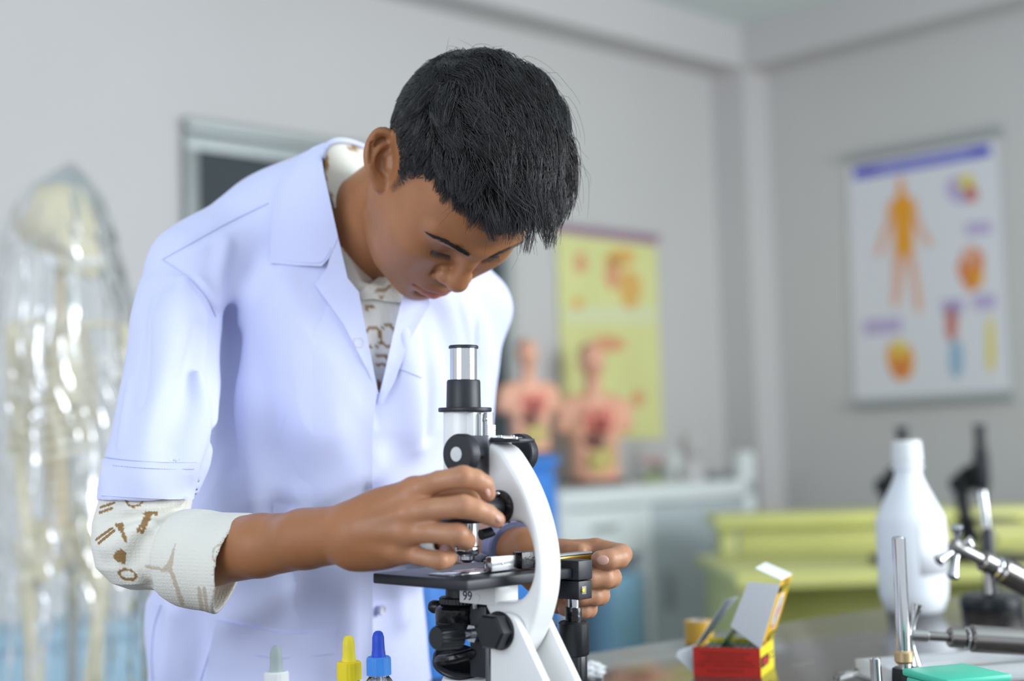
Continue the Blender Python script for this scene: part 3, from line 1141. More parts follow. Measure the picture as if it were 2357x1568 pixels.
EA = on_table(1330, 1508)
EB = on_table(2020, 1399)
AV = (EB - EA)
AV /= np.linalg.norm(AV)
NV = np.array([AV[1], -AV[0], 0])          # towards the viewer
m = bpy.data.materials.new('polished_granite')
m.use_nodes = True
nt = m.node_tree
b = nt.nodes['Principled BSDF']
tc = nt.nodes.new('ShaderNodeTexCoord')
n1, n2 = nt.nodes.new('ShaderNodeTexNoise'), nt.nodes.new('ShaderNodeTexNoise')
n1.inputs['Scale'].default_value, n1.inputs['Detail'].default_value = 90, 6
n2.inputs['Scale'].default_value, n2.inputs['Detail'].default_value = 5, 3
nt.links.new(tc.outputs['Object'], n1.inputs['Vector'])
nt.links.new(tc.outputs['Object'], n2.inputs['Vector'])
cr = nt.nodes.new('ShaderNodeValToRGB')
cr.color_ramp.elements[0].position, cr.color_ramp.elements[0].color = .35, (.030, .024, .022, 1)
cr.color_ramp.elements[1].position, cr.color_ramp.elements[1].color = .75, (.10, .082, .074, 1)
nt.links.new(n1.outputs[0], cr.inputs[0])
mp = nt.nodes.new('ShaderNodeMapping')
mp.inputs['Scale'].default_value = (3.0, 34.0, 1)
mp.inputs['Rotation'].default_value = (0, 0, .25)
n3 = nt.nodes.new('ShaderNodeTexNoise')
n3.inputs['Scale'].default_value, n3.inputs['Detail'].default_value = 3.0, 2
nt.links.new(tc.outputs['Object'], mp.inputs[0])
nt.links.new(mp.outputs[0], n3.inputs['Vector'])
c3 = nt.nodes.new('ShaderNodeValToRGB')
c3.color_ramp.elements[0].position, c3.color_ramp.elements[0].color = .70, (0, 0, 0, 1)
c3.color_ramp.elements[1].position, c3.color_ramp.elements[1].color = .74, (1, 1, 1, 1)
nt.links.new(n3.outputs[0], c3.inputs[0])
mx = nt.nodes.new('ShaderNodeMix')
mx.data_type = 'RGBA'
nt.links.new(c3.outputs[0], mx.inputs['Factor'])
nt.links.new(cr.outputs[0], mx.inputs['A'])
mx.inputs['B'].default_value = (.40, .36, .32, 1)
nt.links.new(mx.outputs['Result'], b.inputs['Base Color'])
mr = nt.nodes.new('ShaderNodeMapRange')
mr.inputs[3].default_value, mr.inputs[4].default_value = .05, .16
nt.links.new(n2.outputs[0], mr.inputs[0])
nt.links.new(mr.outputs[0], b.inputs['Roughness'])
_in(b, ['Specular IOR Level'], .75)
M_gran = m
tb = empty('laboratory_bench', (EA[0], EA[1], 0), math.atan2(AV[1], AV[0]), 'dark polished granite laboratory bench in front of the student', 'bench')
# local x along the far edge, local -y towards the viewer
MB().box((-.95, -.92, TZ - .03), (2.1, 0, TZ), .003).build('worktop', M_gran, tb)
M_cab = mat('bench_base', srgb(190, 188, 184), .5)
for x0_, x1_ in ((-.85, -.82), (.55, .58), (1.97, 2.0)):
    MB().box((x0_, -.84, 0), (x1_, -.08, TZ - .03), .003).build('side_panel', M_cab, tb)
MB().box((-.82, -.47, 0), (1.97, -.45, TZ - .03), .002).build('centre_panel', M_cab, tb)

# ------------------------------------------------------------------ dropper bottles
M_glass = mat('clear_glass', (.97, .985, .99), .02, trans=1.0, ior=1.46)
M_liq = mat('clear_liquid', (.93, .96, .97), .02, trans=1.0, ior=1.33)


def dropper(px_, ytop, d, capc, bulbc, label, name_):
    P = W(px_, ytop, d)
    top = P[2] - TZ
    o = empty('dropper_bottle', (P[0], P[1], TZ), 0, label, 'dropper bottle', 'dropper bottles')
    s = d / FPX
    yc = 58 * s
    hb = top - yc                                   # top of the cap
    rc = 28 * s
    mc = mat(name_ + '_cap', capc, .45, sss=.1, ssscale=.004)
    mb_ = mat(name_ + '_bulb', bulbc, .5, sss=.1, ssscale=.004)
    hc = 41 * s
    MB().lathe([(0, hb), (rc * .86, hb), (rc * .97, hb - .001), (rc, hb - .003), (rc, hb - hc), (rc * .9, hb - hc), (rc * .9, hb - hc + .004), (0, hb - hc + .004)][::-1], 72, None, .0003, 1, (hb - hc, hb - .002, rc * .95)).build('cap', mc, o)
    rb = 14.5 * s
    MB().lathe([(0, hb), (rb * 1.12, hb), (rb * 1.08, hb + .003), (rb, hb + .006), (rb * .97, hb + yc * .5), (rb * .93, hb + yc * .75), (rb * .72, hb + yc * .92), (rb * .4, hb + yc * .985), (0, hb + yc)], 32).build('rubber_bulb', mb_, o)
    h2 = hb - hc
    R2 = rc * 1.12
    prof = [(0, 0), (R2 * .92, 0), (R2, .002), (R2, h2 - .010), (R2 * .96, h2 - .005), (rc * .8, h2 - .001), (rc * .8, h2 + .003), (rc * .68, h2 + .003), (rc * .68, h2 - .004), (R2 * .86, h2 - .011), (R2 * .88, .004), (0, .004)]
    MB().lathe(prof, 40).build('glass_body', M_glass, o)
    MB().lathe([(0, .0045), (R2 * .86, .0045), (R2 * .86, h2 * .5), (0, h2 * .5)], 32).build('liquid', M_liq, o)
    MB().tube([(0, 0, .012), (0, 0, hb - hc + .003)], .0026, 10).build('pipette', M_glass, o)
    return o


dropper(802, 1463, 1.26, srgb(250, 226, 34), srgb(250, 230, 60), 'glass dropper bottle with yellow cap and yellow rubber bulb', 'yellow')
dropper(870, 1452, 1.24, srgb(70, 150, 240), srgb(44, 84, 214), 'glass dropper bottle with light blue cap and dark blue bulb', 'blue')
dropper(635, 1486, 1.33, srgb(236, 240, 240), srgb(168, 182, 182), 'dropper bottle with white cap and grey rubber bulb', 'white')

# ------------------------------------------------------------------ crumpled tissue and spools
P = on_table(1366, 1562)
bm = bmesh.new()
bmesh.ops.create_icosphere(bm, subdivisions=3, radius=.0115)
for v in bm.verts:
    c_ = v.co.normalized()
    k = 1 + .16 * math.sin(c_.x * 7 + 1) * math.sin(c_.y * 9) + .12 * math.sin(c_.z * 11 + c_.x * 6) + random.uniform(-.05, .05)
    v.co = Vector((v.co.x * k * 1.05, v.co.y * k, max(v.co.z * k * .85, -.0085)))
o = MB().bm(bm).build('crumpled_tissue', mat('tissue', srgb(240, 244, 244), .8, bump=.3, bscale=300), smooth=True, sharp=22)
o.location = (P[0], P[1], TZ + .0085)
tag(o, 'small crumpled ball of white tissue on the bench', 'tissue')

# ------------------------------------------------------------------ box of glass slides
M_red = mat('red_card', srgb(208, 44, 30), .4)
M_ycard = mat('yellow_card', srgb(246, 226, 40), .4)
M_ocard = mat('amber_card', srgb(236, 186, 42), .4)
M_wcard = mat('white_card', srgb(222, 226, 230), .6)
M_ink = mat('black_ink', srgb(28, 24, 22), .5)
M_rink = mat('red_ink', srgb(190, 40, 44), .5)
M_oink = mat('olive_ink', srgb(160, 160, 30), .5)
M_slide = mat('slide_glass_edge', srgb(96, 140, 128), .08, trans=.35, ior=1.5)
A = on_table(1597, 1556)                     # front left foot of the red face
B = on_table(1752, 1561)
C = on_table(1801, 1538)
ux = (B - A)
LX = np.linalg.norm(ux)
ux /= LX
rzb = math.atan2(ux[1], ux[0])
HB = .0300
LY = .072
bx = empty('slide_box', (A[0], A[1], TZ), rzb, 'opened red and yellow cardboard box of glass microscope slides', 'box')
t_ = .0006
MB().box((0, 0, 0), (LX, t_, HB)).build('red_panel', M_red, bx, False)
MB().box((LX - t_, t_, 0), (LX, LY, HB)).build('yellow_panel', M_ycard, bx, False)
MB().box((0, LY - t_, 0), (LX - t_, LY, HB)).build('rear_panel', M_ycard, bx, False)
MB().box((t_, t_, 0), (LX - t_, LY - t_, t_)).build('bottom_panel', M_wcard, bx, False)


def quad_card(name, pts, m_, parent, th=.0006, inner=None):
    P_ = [Vector(q) for q in pts]
    n = (P_[1] - P_[0]).cross(P_[2] - P_[0]).normalized() * th
    k = len(P_)
    V_ = P_ + [q + n for q in P_]
    F_ = [tuple(range(k))[::-1], tuple(range(k, 2 * k))] + [(i, (i + 1) % k, (i + 1) % k + k, i + k) for i in range(k)]
    ms = [m_, inner or m_]
    return mesh_obj(name, V_, F_, m_, parent, False, mats=ms, fmat=[0, 1] + [0] * k)


# torn flap on the left end, inner white flap leaning over
quad_card('torn_flap', [(0, .004, .001), (-.018, .0, .020), (-.019, .012, .024), (-.002, .02, HB)], M_wcard, bx)
quad_card('inner_flap', [(.001, .004, HB), (.001, .05, HB), (.036, .062, HB + .046), (.030, .030, HB + .046)], M_wcard, bx)
quad_card('inner_flap', [(.040, .068, HB + .018), (.050, .069, HB + .018), (.056, .071, HB + .048), (.046, .07, HB + .046)], M_wcard, bx)
# lid flap standing up from the yellow side: white inside, amber outside, leaning back
lx = LX
lean = .024
hl = .070
p00, p10 = Vector((lx, .001, HB)), Vector((lx, LY * .93, HB))
dv_ = Vector((lean, .0, hl))
p01, p11 = p00 + dv_, p10 + dv_
lid = quad_card('lid_panel', [p00, p10, p11, p01], M_wcard, bx, .0007, M_ocard)
# depth wall of the lid facing the viewer
s0 = p00 + Vector((-.030, -.0, .022))
lid_w = quad_card('lid_side', [p00, p01 + Vector((-.001, 0, -.004)), p01 + Vector((-.034, 0, -.002)), s0], M_wcard, bx, .0006)
quad_card('tuck_flap', [p01, p11, p11 + Vector((-.028, 0, .012)), p01 + Vector((-.026, 0, .012))], M_wcard, bx, .0006)
n_l = (p10 - p00).cross(p01 - p00).normalized()
lu = (p10 - p00).normalized()
lv = dv_.normalized()
if n_l.x < 0:
    n_l = -n_l


def lidp(u, v, e=.0012):
    return p00 + lu * (u * (p10 - p00).length) + lv * (v * dv_.length) + n_l * e


def lid_poly(name, uv, m_, e=.0010):
    P_ = [lidp(u, v, e) for u, v in uv]
    k = len(P_)
    mesh_obj(name, P_ + [q + n_l * .0002 for q in P_], [tuple(range(k)), tuple(range(k, 2 * k))[::-1]] + [(i, (i + 1) % k, (i + 1) % k + k, i + k) for i in range(k)], m_, lid, False)


lid_poly('printed_oval', [(.52 + .25 * math.cos(t), .50 + .27 * math.sin(t)) for t in np.linspace(0, 2 * math.pi, 28)[:-1]], M_wcard)
lid_poly('printed_emblem', [(.42, .40), (.62, .46), (.64, .60), (.46, .56)], M_rink, .0014)
lid_poly('printed_emblem', [(.48, .30), (.56, .33), (.56, .45), (.50, .43)], M_ink, .0014)
lid_poly('printed_emblem', [(.50, .58), (.56, .60), (.60, .72), (.52, .68)], M_ink, .0014)
lid_poly('printed_emblem', [(.40, .26), (.58, .27), (.58, .30), (.40, .29)], M_rink, .0014)
lid_poly('printed_band', [(.04, .80), (.86, .80), (.86, .90), (.04, .90)], M_ink)
lid_poly('printed_lettering', [(.26, .825), (.82, .825), (.82, .875), (.26, .875)], M_oink, .0014)
lid_poly('printed_band', [(.30, .06), (.96, .06), (.96, .17), (.42, .17), (.30, .11)], M_ink)
lid_poly('printed_lettering', [(.46, .08), (.90, .08), (.90, .15), (.46, .15)], M_oink, .0014)
lid_poly('printed_lettering', [(.34, .94), (.74, .94), (.74, .965), (.34, .965)], M_ink)
lid_poly('printed_lettering', [(.04, .05), (.22, .05), (.22, .08), (.04, .08)], M_ink)
# printing on the yellow side and on the red face
YP = MB()


def side_poly(name, yz, m_, e):
    k = len(yz)
    P_ = [(LX + e, y_, z_) for y_, z_ in yz]
    mesh_obj(name, P_ + [(q[0] + .0002, q[1], q[2]) for q in P_], [tuple(range(k)), tuple(range(k, 2 * k))[::-1]] + [(i, (i + 1) % k, (i + 1) % k + k, i + k) for i in range(k)], m_, bx, False)


side_poly('printed_band', [(.002, .009), (.040, .009), (.047, .0145), (.042, .020), (.002, .020)], M_ink, .0001)
side_poly('printed_lettering', [(.010, .011), (.036, .011), (.036, .018), (.010, .018)], M_rink, .0004)
side_poly('printed_lettering', [(.052, .017), (.066, .017), (.066, .019), (.052, .019)], M_ink, .0001)
side_poly('printed_lettering', [(.053, .012), (.066, .012), (.066, .014), (.053, .014)], M_ink, .0001)


def text_obj(body, size, M, m_, parent, name='printed_lettering', ext=.00008, bend=None, keep_world=False):
    cu = bpy.data.curves.new('lettering', 'FONT')
    cu.body, cu.size, cu.align_x, cu.align_y, cu.extrude = body, size, 'CENTER', 'CENTER', ext
    t = bpy.data.objects.new('lettering', cu)
    COL.objects.link(t)
    dg = bpy.context.evaluated_depsgraph_get()
    me = t.evaluated_get(dg).to_mesh()
    V_ = [v.co.copy() for v in me.vertices]
    F_ = [tuple(p.vertices) for p in me.polygons]
    bpy.data.objects.remove(t)
    if bend:
        V_ = [Vector(((bend + q.z) * math.sin(q.x / bend), -(bend + q.z) * math.cos(q.x / bend), q.y)) for q in V_]
    V_ = [M @ q for q in V_]
    return mesh_obj(name, V_, F_, m_, parent, False, keep_world=keep_world)


M_dred = mat('dark_red_ink', srgb(92, 20, 16), .5)
rx90 = Matrix.Rotation(math.radians(90), 4, 'X')
for i, ln in enumerate(('PROCESSED IN INDIA FROM SELECTED', 'OPTICALLY FLAT SHEET GLASS', 'DIMENSION VARIATION OF MICROSLIDES', 'IN SIZES : ± 1 MM AND IN THICKNESS ± 0.1 MM', 'GST NO : 27AAOPP1721E1ZD')):
    z_ = HB - .0062 - i * .0042 - (.0012 if i == 4 else 0)
    o = text_obj(ln, .0030, Matrix.Translation((LX * .48, -.0001, z_)) @ rx90, M_dred, bx)
# slides stacked on edge inside, one standing proud
for i in range(26):
    x_ = .004 + i * (LX - .008) / 26
    MB().box((x_, .003, .001), (x_ + .00125, LY - .004, HB - .0035 + .0006 * math.sin(i * 2.1))).build('glass_slide', M_slide, bx, False)
Ms = Matrix.Translation((.022, .012, HB - .006)) @ Matrix.Rotation(math.radians(38), 4, 'Y')
MB().box((0, 0, 0), (.0013, .052, .052), 0, Ms).build('loose_slide', M_slide, bx, False)

P = on_table(1622, 1492)
o = empty('tape_roll', (P[0], P[1] + .05, TZ), 0, 'small amber roll of tape behind the slide box', 'tape roll')
Rt = .0172
MB().lathe([(Rt * .62, 0), (Rt, 0), (Rt, .026), (Rt * .62, .026), (Rt * .62, 0)], 36).build('tape', mat('amber_tape', srgb(206, 160, 60), .3), o)
MB().lathe([(Rt * .54, .0005), (Rt * .62, .0005), (Rt * .62, .0265), (Rt * .54, .0265), (Rt * .54, .0005)], 36).build('cardboard_core', mat('card_core', srgb(200, 196, 188), .7), o)

# ------------------------------------------------------------------ white plastic reagent bottle
BD = 1.985
P = W(2106, 1424, BD)
o = empty('reagent_bottle', (P[0], P[1], TZ), 0, 'tall white plastic reagent bottle with a white screw cap and paper label', 'bottle')
s = BD / FPX
M_hdpe = mat('white_hdpe', srgb(238, 243, 250), .35, sss=.3, ssscale=.01, sssr=(1, 1, 1))
rb = 77 * s
H = 388 * s
MB().lathe([(0, 0), (rb * .78, 0), (rb * .86, .003), (rb * .97, .02), (rb, .030), (rb, .53 * H), (rb * .98, .55 * H), (rb * .93, .575 * H), (rb * .50, .745 * H), (rb * .41, .79 * H), (rb * .38, .83 * H), (rb * .46, .835 * H), (rb * .46, .855 * H), (rb * .38, .86 * H), (rb * .36, .90 * H), (0, .90 * H)], 56).build('body', M_hdpe, o)
MB().lathe([(0, .872 * H), (rb * .44, .872 * H), (rb * .45, .885 * H), (rb * .42, .99 * H), (rb * .38, H), (0, H)], 56, None, .0006, 1, (.885 * H, .985 * H, rb * .3)).build('screw_cap', mat('white_cap', srgb(236, 240, 240), .4), o)
# label wrapped on the front right of the body
V_, F_ = [], []
n_ = 20
for i in range(n_ + 1):
    a_ = math.radians(-92 + 84 * i / n_)
    for z_ in (.225 * H, .505 * H):
        V_.append((math.cos(a_) * (rb + .0004), math.sin(a_) * (rb + .0004), z_))
    for z_ in (.225 * H, .505 * H):
        V_.append((math.cos(a_) * (rb + .0008), math.sin(a_) * (rb + .0008), z_))
for i in range(n_):
    k = i * 4
    F_ += [(k, k + 4, k + 5, k + 1), (k + 2, k + 3, k + 7, k + 6), (k, k + 2, k + 6, k + 4), (k + 1, k + 5, k + 7, k + 3)]
lb = mesh_obj('paper_label', V_, F_, mat('label_paper', srgb(236, 238, 244), .5), o)
for (a0, a1, z0, z1, mm) in ((-66, -30, .392, .400, mat('label_grey', srgb(176, 178, 190), .5)), (-28, -18, .455, .49, mat('label_pink', srgb(226, 170, 180), .5))):
    V_, F_ = [], []
    for i in range(9):
        a_ = math.radians(a0 + (a1 - a0) * i / 8)
        V_ += [(math.cos(a_) * (rb + .0011), math.sin(a_) * (rb + .0011), z0 * H), (math.cos(a_) * (rb + .0011), math.sin(a_) * (rb + .0011), z1 * H)]
    F_ = [(2 * i, 2 * i + 2, 2 * i + 3, 2 * i + 1) for i in range(8)]
    mesh_obj('label_print', V_, F_, mm, lb, False)

# ------------------------------------------------------------------ chrome stands and clamps at the right
M_chr = mat('chrome', srgb(214, 216, 218), .10, metal=1.0)
M_steel = mat('brushed_steel', srgb(176, 174, 172), .28, metal=1.0)
M_gun = mat('dark_steel', srgb(158, 154, 150), .20, metal=1.0)


def rod(P0, P1, r, m_, name, parent, seg=20):
    P0, P1 = Vector(P0), Vector(P1)
    L = (P1 - P0).length
    return MB().lathe([(0, 0), (r * .85, 0), (r, r * .15), (r, L - r * .35), (r * .8, L - r * .08), (0, L)], seg, to_z(P0, P1 - P0)).build(name, m_, parent, keep_world=True)


# retort stand with black cast base
SDp = on_table(2283, 1402)
rs = empty('retort_stand', (SDp[0], SDp[1], TZ), 0, 'retort stand with a round black cast base and slim chrome rod', 'retort stand')
sb = SDp[1] / FPX
MB().lathe([(0, 0), (68 * sb, 0), (70 * sb, .004), (69 * sb, .016), (62 * sb, .021), (18 * sb, .024), (17 * sb, .03), (0, .03)], 48).build('cast_base', mat('black_cast', srgb(30, 34, 36), .25), rs)
MB().lathe([(0, .024), (15 * sb, .024), (14 * sb, .105), (10 * sb, .112), (0, .112)], 28).build('collar', mat('black_collar', srgb(34, 34, 36), .3), rs)
rod((SDp[0], SDp[1], TZ + .10), W(2260, 1128, SDp[1]), 9.5 * sb, M_chr, 'rod', rs)


def tee_screw(P, axis, L, r, parent, fan=None):
    """thumb screw with a flared cross handle"""
    P, axis = Vector(P), Vector(axis).normalized()
    s_ = rod(P, P + axis * L, r, M_steel, 'screw_shaft', parent)
    u = axis.orthogonal().normalized()
    w = axis.cross(u)
    for k in range(4):
        a_ = math.pi / 2 * k + (fan or 0)
        d_ = (u * math.cos(a_) + w * math.sin(a_)) + axis * .25
        d_.normalize()
        MB().lathe([(0, 0), (r * .55, 0), (r * .5, r * 2.0), (r * .95, r * 3.6), (r * 1.15, r * 4.6), (r * .8, r * 5.0), (0, r * 5.0)], 20, to_z(P + axis * (L - r), d_)).build('handle_spoke', M_chr, parent, keep_world=True)
    return s_


# upper clamp
CDp = 1.60
c_ = empty('clamp_holder', W(2300, 1310, CDp), 0, 'upper chrome clamp tap with a cross handle pointing at the bottle', 'clamp', 'chrome clamps')
P0, P1 = W(2212, 1265, CDp), W(2420, 1372, CDp + .02)
dirv = (P1 - P0) / np.linalg.norm(P1 - P0)
sc = CDp / FPX
rod(P0, P0 + dirv * 60 * sc, 14 * sc, M_steel, 'spindle', c_)
rod(P0 + dirv * 56 * sc, P0 + dirv * 96 * sc, 24 * sc, M_gun, 'gland_nut', c_)
rod(P0 + dirv * 92 * sc, P0 + dirv * 108 * sc, 28 * sc, M_chr, 'collar', c_)
rod(P0 + dirv * 106 * sc, P0 + dirv * 300 * sc, 31 * sc, M_gun, 'valve_body', c_)
rod(P0 + dirv * 70 * sc + np.array([0, 0, -.004]), P0 + dirv * 70 * sc + np.array([.0, 0, -.036]), 8 * sc, M_steel, 'set_screw', c_)
H0 = P0 - dirv * 8 * sc
MB().lathe([(0, -.008), (17 * sc, -.008), (19 * sc, 0), (17 * sc, .008), (0, .008)], 24, to_z(H0, dirv)).build('handle_hub', M_steel, c_, keep_world=True)
for tx, ty in ((2202, 1210), (2240, 1246), (2158, 1292), (2192, 1332)):
    T_ = Vector(W(tx, ty, CDp - .01))
    d_ = T_ - Vector(H0)
    L = d_.length
    MB().lathe([(0, 0), (7 * sc, 0), (6.5 * sc, L * .4), (11 * sc, L * .75), (14 * sc, L * .95), (10 * sc, L), (0, L)], 22, to_z(H0, d_)).build('handle_spoke', M_chr, c_, keep_world=True)
# lower clamp
CDl = 1.42
sl = CDl / FPX
c2_ = empty('clamp_holder', W(2250, 1466, CDl), 0, 'lower chrome clamp tap lying level beside the upright rod', 'clamp', 'chrome clamps')
P0, P1 = W(2096, 1462, CDl), W(2430, 1482, CDl + .01)
dirv = (P1 - P0) / np.linalg.norm(P1 - P0)
rod(P0, P0 + dirv * 42 * sl, 14 * sl, M_steel, 'spindle_nut', c2_)
rod(P0 + dirv * 40 * sl, P0 + dirv * 92 * sl, 10.5 * sl, M_gun, 'spindle', c2_)
rod(P0 + dirv * 88 * sl, P0 + dirv * 130 * sl, 23 * sl, M_gun, 'gland_nut', c2_)
rod(P0 + dirv * 128 * sl, P0 + dirv * 140 * sl, 27 * sl, M_chr, 'collar', c2_)
rod(P0 + dirv * 138 * sl, P0 + dirv * 330 * sl, 31 * sl, M_gun, 'valve_body', c2_)
for tx, ty in ((2113, 1390), (2108, 1534)):
    T_ = Vector(W(tx, ty, CDl))
    d_ = T_ - Vector(P0)
    L = d_.length
    MB().lathe([(0, 0), (7 * sl, 0), (6 * sl, L * .45), (11 * sl, L * .8), (14 * sl, L * .97), (10 * sl, L), (0, L)], 22, to_z(P0, d_)).build('handle_spoke', M_chr, c2_, keep_world=True)
# near upright rod with a joint, and its short neighbour
ND = 1.34
ns = ND / FPX
n0 = W(2088, 1660, ND)
ur = empty('chrome_upright', (n0[0], n0[1], TZ), 0, 'tall bright chrome upright rod in front of the white bottle', 'metal rod')
MB().lathe([(0, 0), (.03, 0), (.031, .004), (.028, .010), (.012, .014), (0, .014)], 32).build('foot', M_blk, ur)
rod((n0[0], n0[1], TZ + .012), W(2068, 1234, ND), 15.5 * ns, M_chr, 'rod', ur)
MB().lathe([(17 * ns, -.006), (21 * ns, -.004), (21 * ns, .004), (17 * ns, .006)], 24, to_z(W(2080, 1512, ND), W(2068, 1234, ND) - n0)).build('joint_ring', mat('brass_joint', srgb(196, 170, 130), .35, metal=.6), ur, keep_world=True)
MB().lathe([(0, -.010), (30 * ns, -.010), (32 * ns, 0), (30 * ns, .010), (0, .010)], 6, to_z(W(2085, 1562, ND), (0, 0, 1))).build('base_nut', M_blk, ur, keep_world=True)
n1_ = W(2022, 1640, ND)
u2 = empty('chrome_peg', (n1_[0], n1_[1], TZ), 0, 'short chrome peg standing left of the tall upright rod', 'metal rod')
MB().lathe([(0, 0), (.018, 0), (.019, .003), (.012, .008), (0, .008)], 28).build('foot', M_blk, u2)
rod((n1_[0], n1_[1], TZ + .006), W(2014, 1512, ND), 13 * ns, M_chr, 'rod', u2)
# teal box and clear plastic tray at the lower right corner
P = on_table(2205, 1690)
o = empty('teal_box', (P[0], P[1], TZ), math.radians(18), 'teal plastic box at the lower right corner of the bench', 'box')
M_teal = mat('teal_plastic', srgb(70, 196, 164), .4)
hz = zat(2205, 1545, P[1]) - TZ
MB().box((-.028, -.03, 0), (.030, .03, hz - .006), .003).build('body', M_teal, o)
MB().box((-.030, -.032, hz - .006), (.032, .032, hz), .002).build('lid', M_teal, o)
P = on_table(2230, 1585)
o = empty('plastic_tray', (P[0] + .02, P[1] + .02, TZ), math.radians(14), 'shallow clear plastic tray under the chrome clamps', 'tray')
M_cp = mat('clear_plastic', (.9, .93, .94), .08, trans=.65, ior=1.4)
ht = .018
MB().box((-.09, -.0, 0), (.14, .09, .003), .001).build('tray_floor', M_cp, o)
for lo, hi in (((-.09, 0, .003), (.14, .003, ht)), ((-.09, .087, .003), (.14, .09, ht)), ((-.09, .003, .003), (-.087, .087, ht)), ((.137, .003, .003), (.14, .087, ht))):
    MB().box(lo, hi, .001).build('tray_wall', M_cp, o)
P0 = W(1932, 1552, ND + .02)
o = empty('glass_dropper', (P0[0], P0[1], TZ), 0, 'thin glass dropper lying left of the chrome peg', 'pipette')
q0, q1 = on_table(1925, 1560, TZ + .005), on_table(2010, 1536, TZ + .005)
rod(q0, q0 + (q1 - q0) * .75, .0042, M_glass, 'glass_tube', o)
rod(q0 + (q1 - q0) * .73, q1, .005, mat('dropper_teat', srgb(110, 130, 128), .5), 'teat', o)

# ================================================================== the microscope
MP = W(1055, 1000, 1.18)
MROT = math.radians(-39.7)
MM = Matrix.Translation((MP[0], MP[1], TZ)) @ Matrix.Rotation(MROT, 4, 'Z')
ms = empty('compound_microscope', (MP[0], MP[1], TZ), MROT, 'white and black compound microscope the student is adjusting on the bench', 'microscope')
_pv = MM @ Vector((.055, 0, .09))
_T = MM.inverted() @ Matrix.Translation(_pv) @ Matrix.Rotation(.026, 4, 'Y') @ Matrix.Translation(-_pv) @ MM   # slight lean at the inclination joint
MT = MM @ _T
MTi = np.array(MT.inverted())


def loc(px_, py_, lat):
    """microscope-local (x, height) seen at a pixel on the plane at a given lateral offset"""
    v = _fw + _rt * (px_ - CX) / FPX - _up * (py_ - CY) / FPX
    o_ = MTi[:3, :3] @ CAM + MTi[:3, 3]
    d_ = MTi[:3, :3] @ v
    t = (lat - o_[1]) / d_[1]
    q = o_ + d_ * t
    return (q[0], q[2])


def up(name, b, m_, parent=None, sharp=35, smooth=True):
    b.v = [tuple(_T @ Vector(q)) for q in b.v]
    return b.build(name, m_, parent or ms, smooth, sharp)


M_wht = mat('white_enamel', srgb(232, 233, 232), .32, coat=.2, bump=.04, bscale=900)
M_bkm = mat('black_matt', srgb(36, 38, 44), .42, bump=.05, bscale=1500)
M_bkg = mat('black_gloss', srgb(16, 16, 18), .22, bump=.25, bscale=260)
M_bkp = mat('black_plastic', srgb(30, 32, 36), .34)
M_grey = mat('grey_machined', srgb(120, 122, 126), .38, metal=.75)
M_nick = mat('nickel', srgb(190, 192, 196), .18, metal=1.0)
XZ = Matrix(((1, 0, 0, 0), (0, 0, -1, 0), (0, 1, 0, 0), (0, 0, 0, 1)))   # prism (x, h) extruded along -y


def hpx(y_):
    return loc(1055, y_, 0.0)[1]


def lth(name, prof, m_, seg=48, at=(0, 0, 0), d=(0, 0, 1), parent=None, **kw):
    return up(name, MB().lathe(prof, seg, to_z(at, d), **kw), m_, parent)


# eyepiece and tube (local axis z)
e0, e1, e2, e3 = hpx(796), hpx(804), hpx(878), hpx(942)
lth('eyepiece_rim', [(.0080, e0 - .0005), (.0115, e0), (.0124, e0 - .0008), (.0124, e0 - .0026), (.0112, e1), (.0080, e1)], M_bkm)
lth('eye_lens', [(0, e0 - .0022), (.006, e0 - .0025), (.0081, e0 - .004), (.0081, e0 - .006), (0, e0 - .006)], M_glass)
lth('eyepiece_barrel', [(.0082, e0 - .0015), (.0112, e0 - .002), (.0112, e2), (.0082, e2)], M_chr)
lth('eyepiece_sleeve', [(.0112, e2 + .0012), (.0132, e2 + .001), (.0140, e2 - .0006), (.0144, e3), (.0112, e3)], M_bkm)
f0, f1 = hpx(939), hpx(949)
up('tube_flange', MB().prism([(.0215 * math.cos(t) + (.003 if math.cos(t) > 0 else 0), .0205 * math.sin(t)) for t in np.linspace(0, 2 * math.pi, 49)[:-1]], f1, f0, .0009), M_bkm)
t0, t1 = f1, hpx(1192)
lth('body_tube', [(.010, t0), (.0165, t0), (.0168, t0 - .001), (.0168, t1), (.010, t1)], M_wht)
up('tube_rail', MB().box((.0125, -.0105, t1 + .01), (.0205, .0105, t0 - .0005), .0006), M_wht)
up('dovetail', MB().box((.0205, -.0062, t1 + .012), (.0255, .0062, t0 - .001), .0006), M_nick)
up('rack_bar', MB().box((.0255, -.0040, t1 + .02), (.0300, .0040, t0 - .001), .0004), M_nick)
for k in range(22):
    z_ = t0 - .012 - k * .0016
    up('rack_tooth', MB().box((.0296, -.0041, z_), (.0312, .0041, z_ + .0009), 0, Matrix.Rotation(0, 4, 'X')), M_nick)
lth('rail_screw', [(0, 0), (.0018, 0), (.0016, .0008), (0, .001)], M_steel, 16, (.0278, -.0040, t0 - .006), (0, -1, 0))
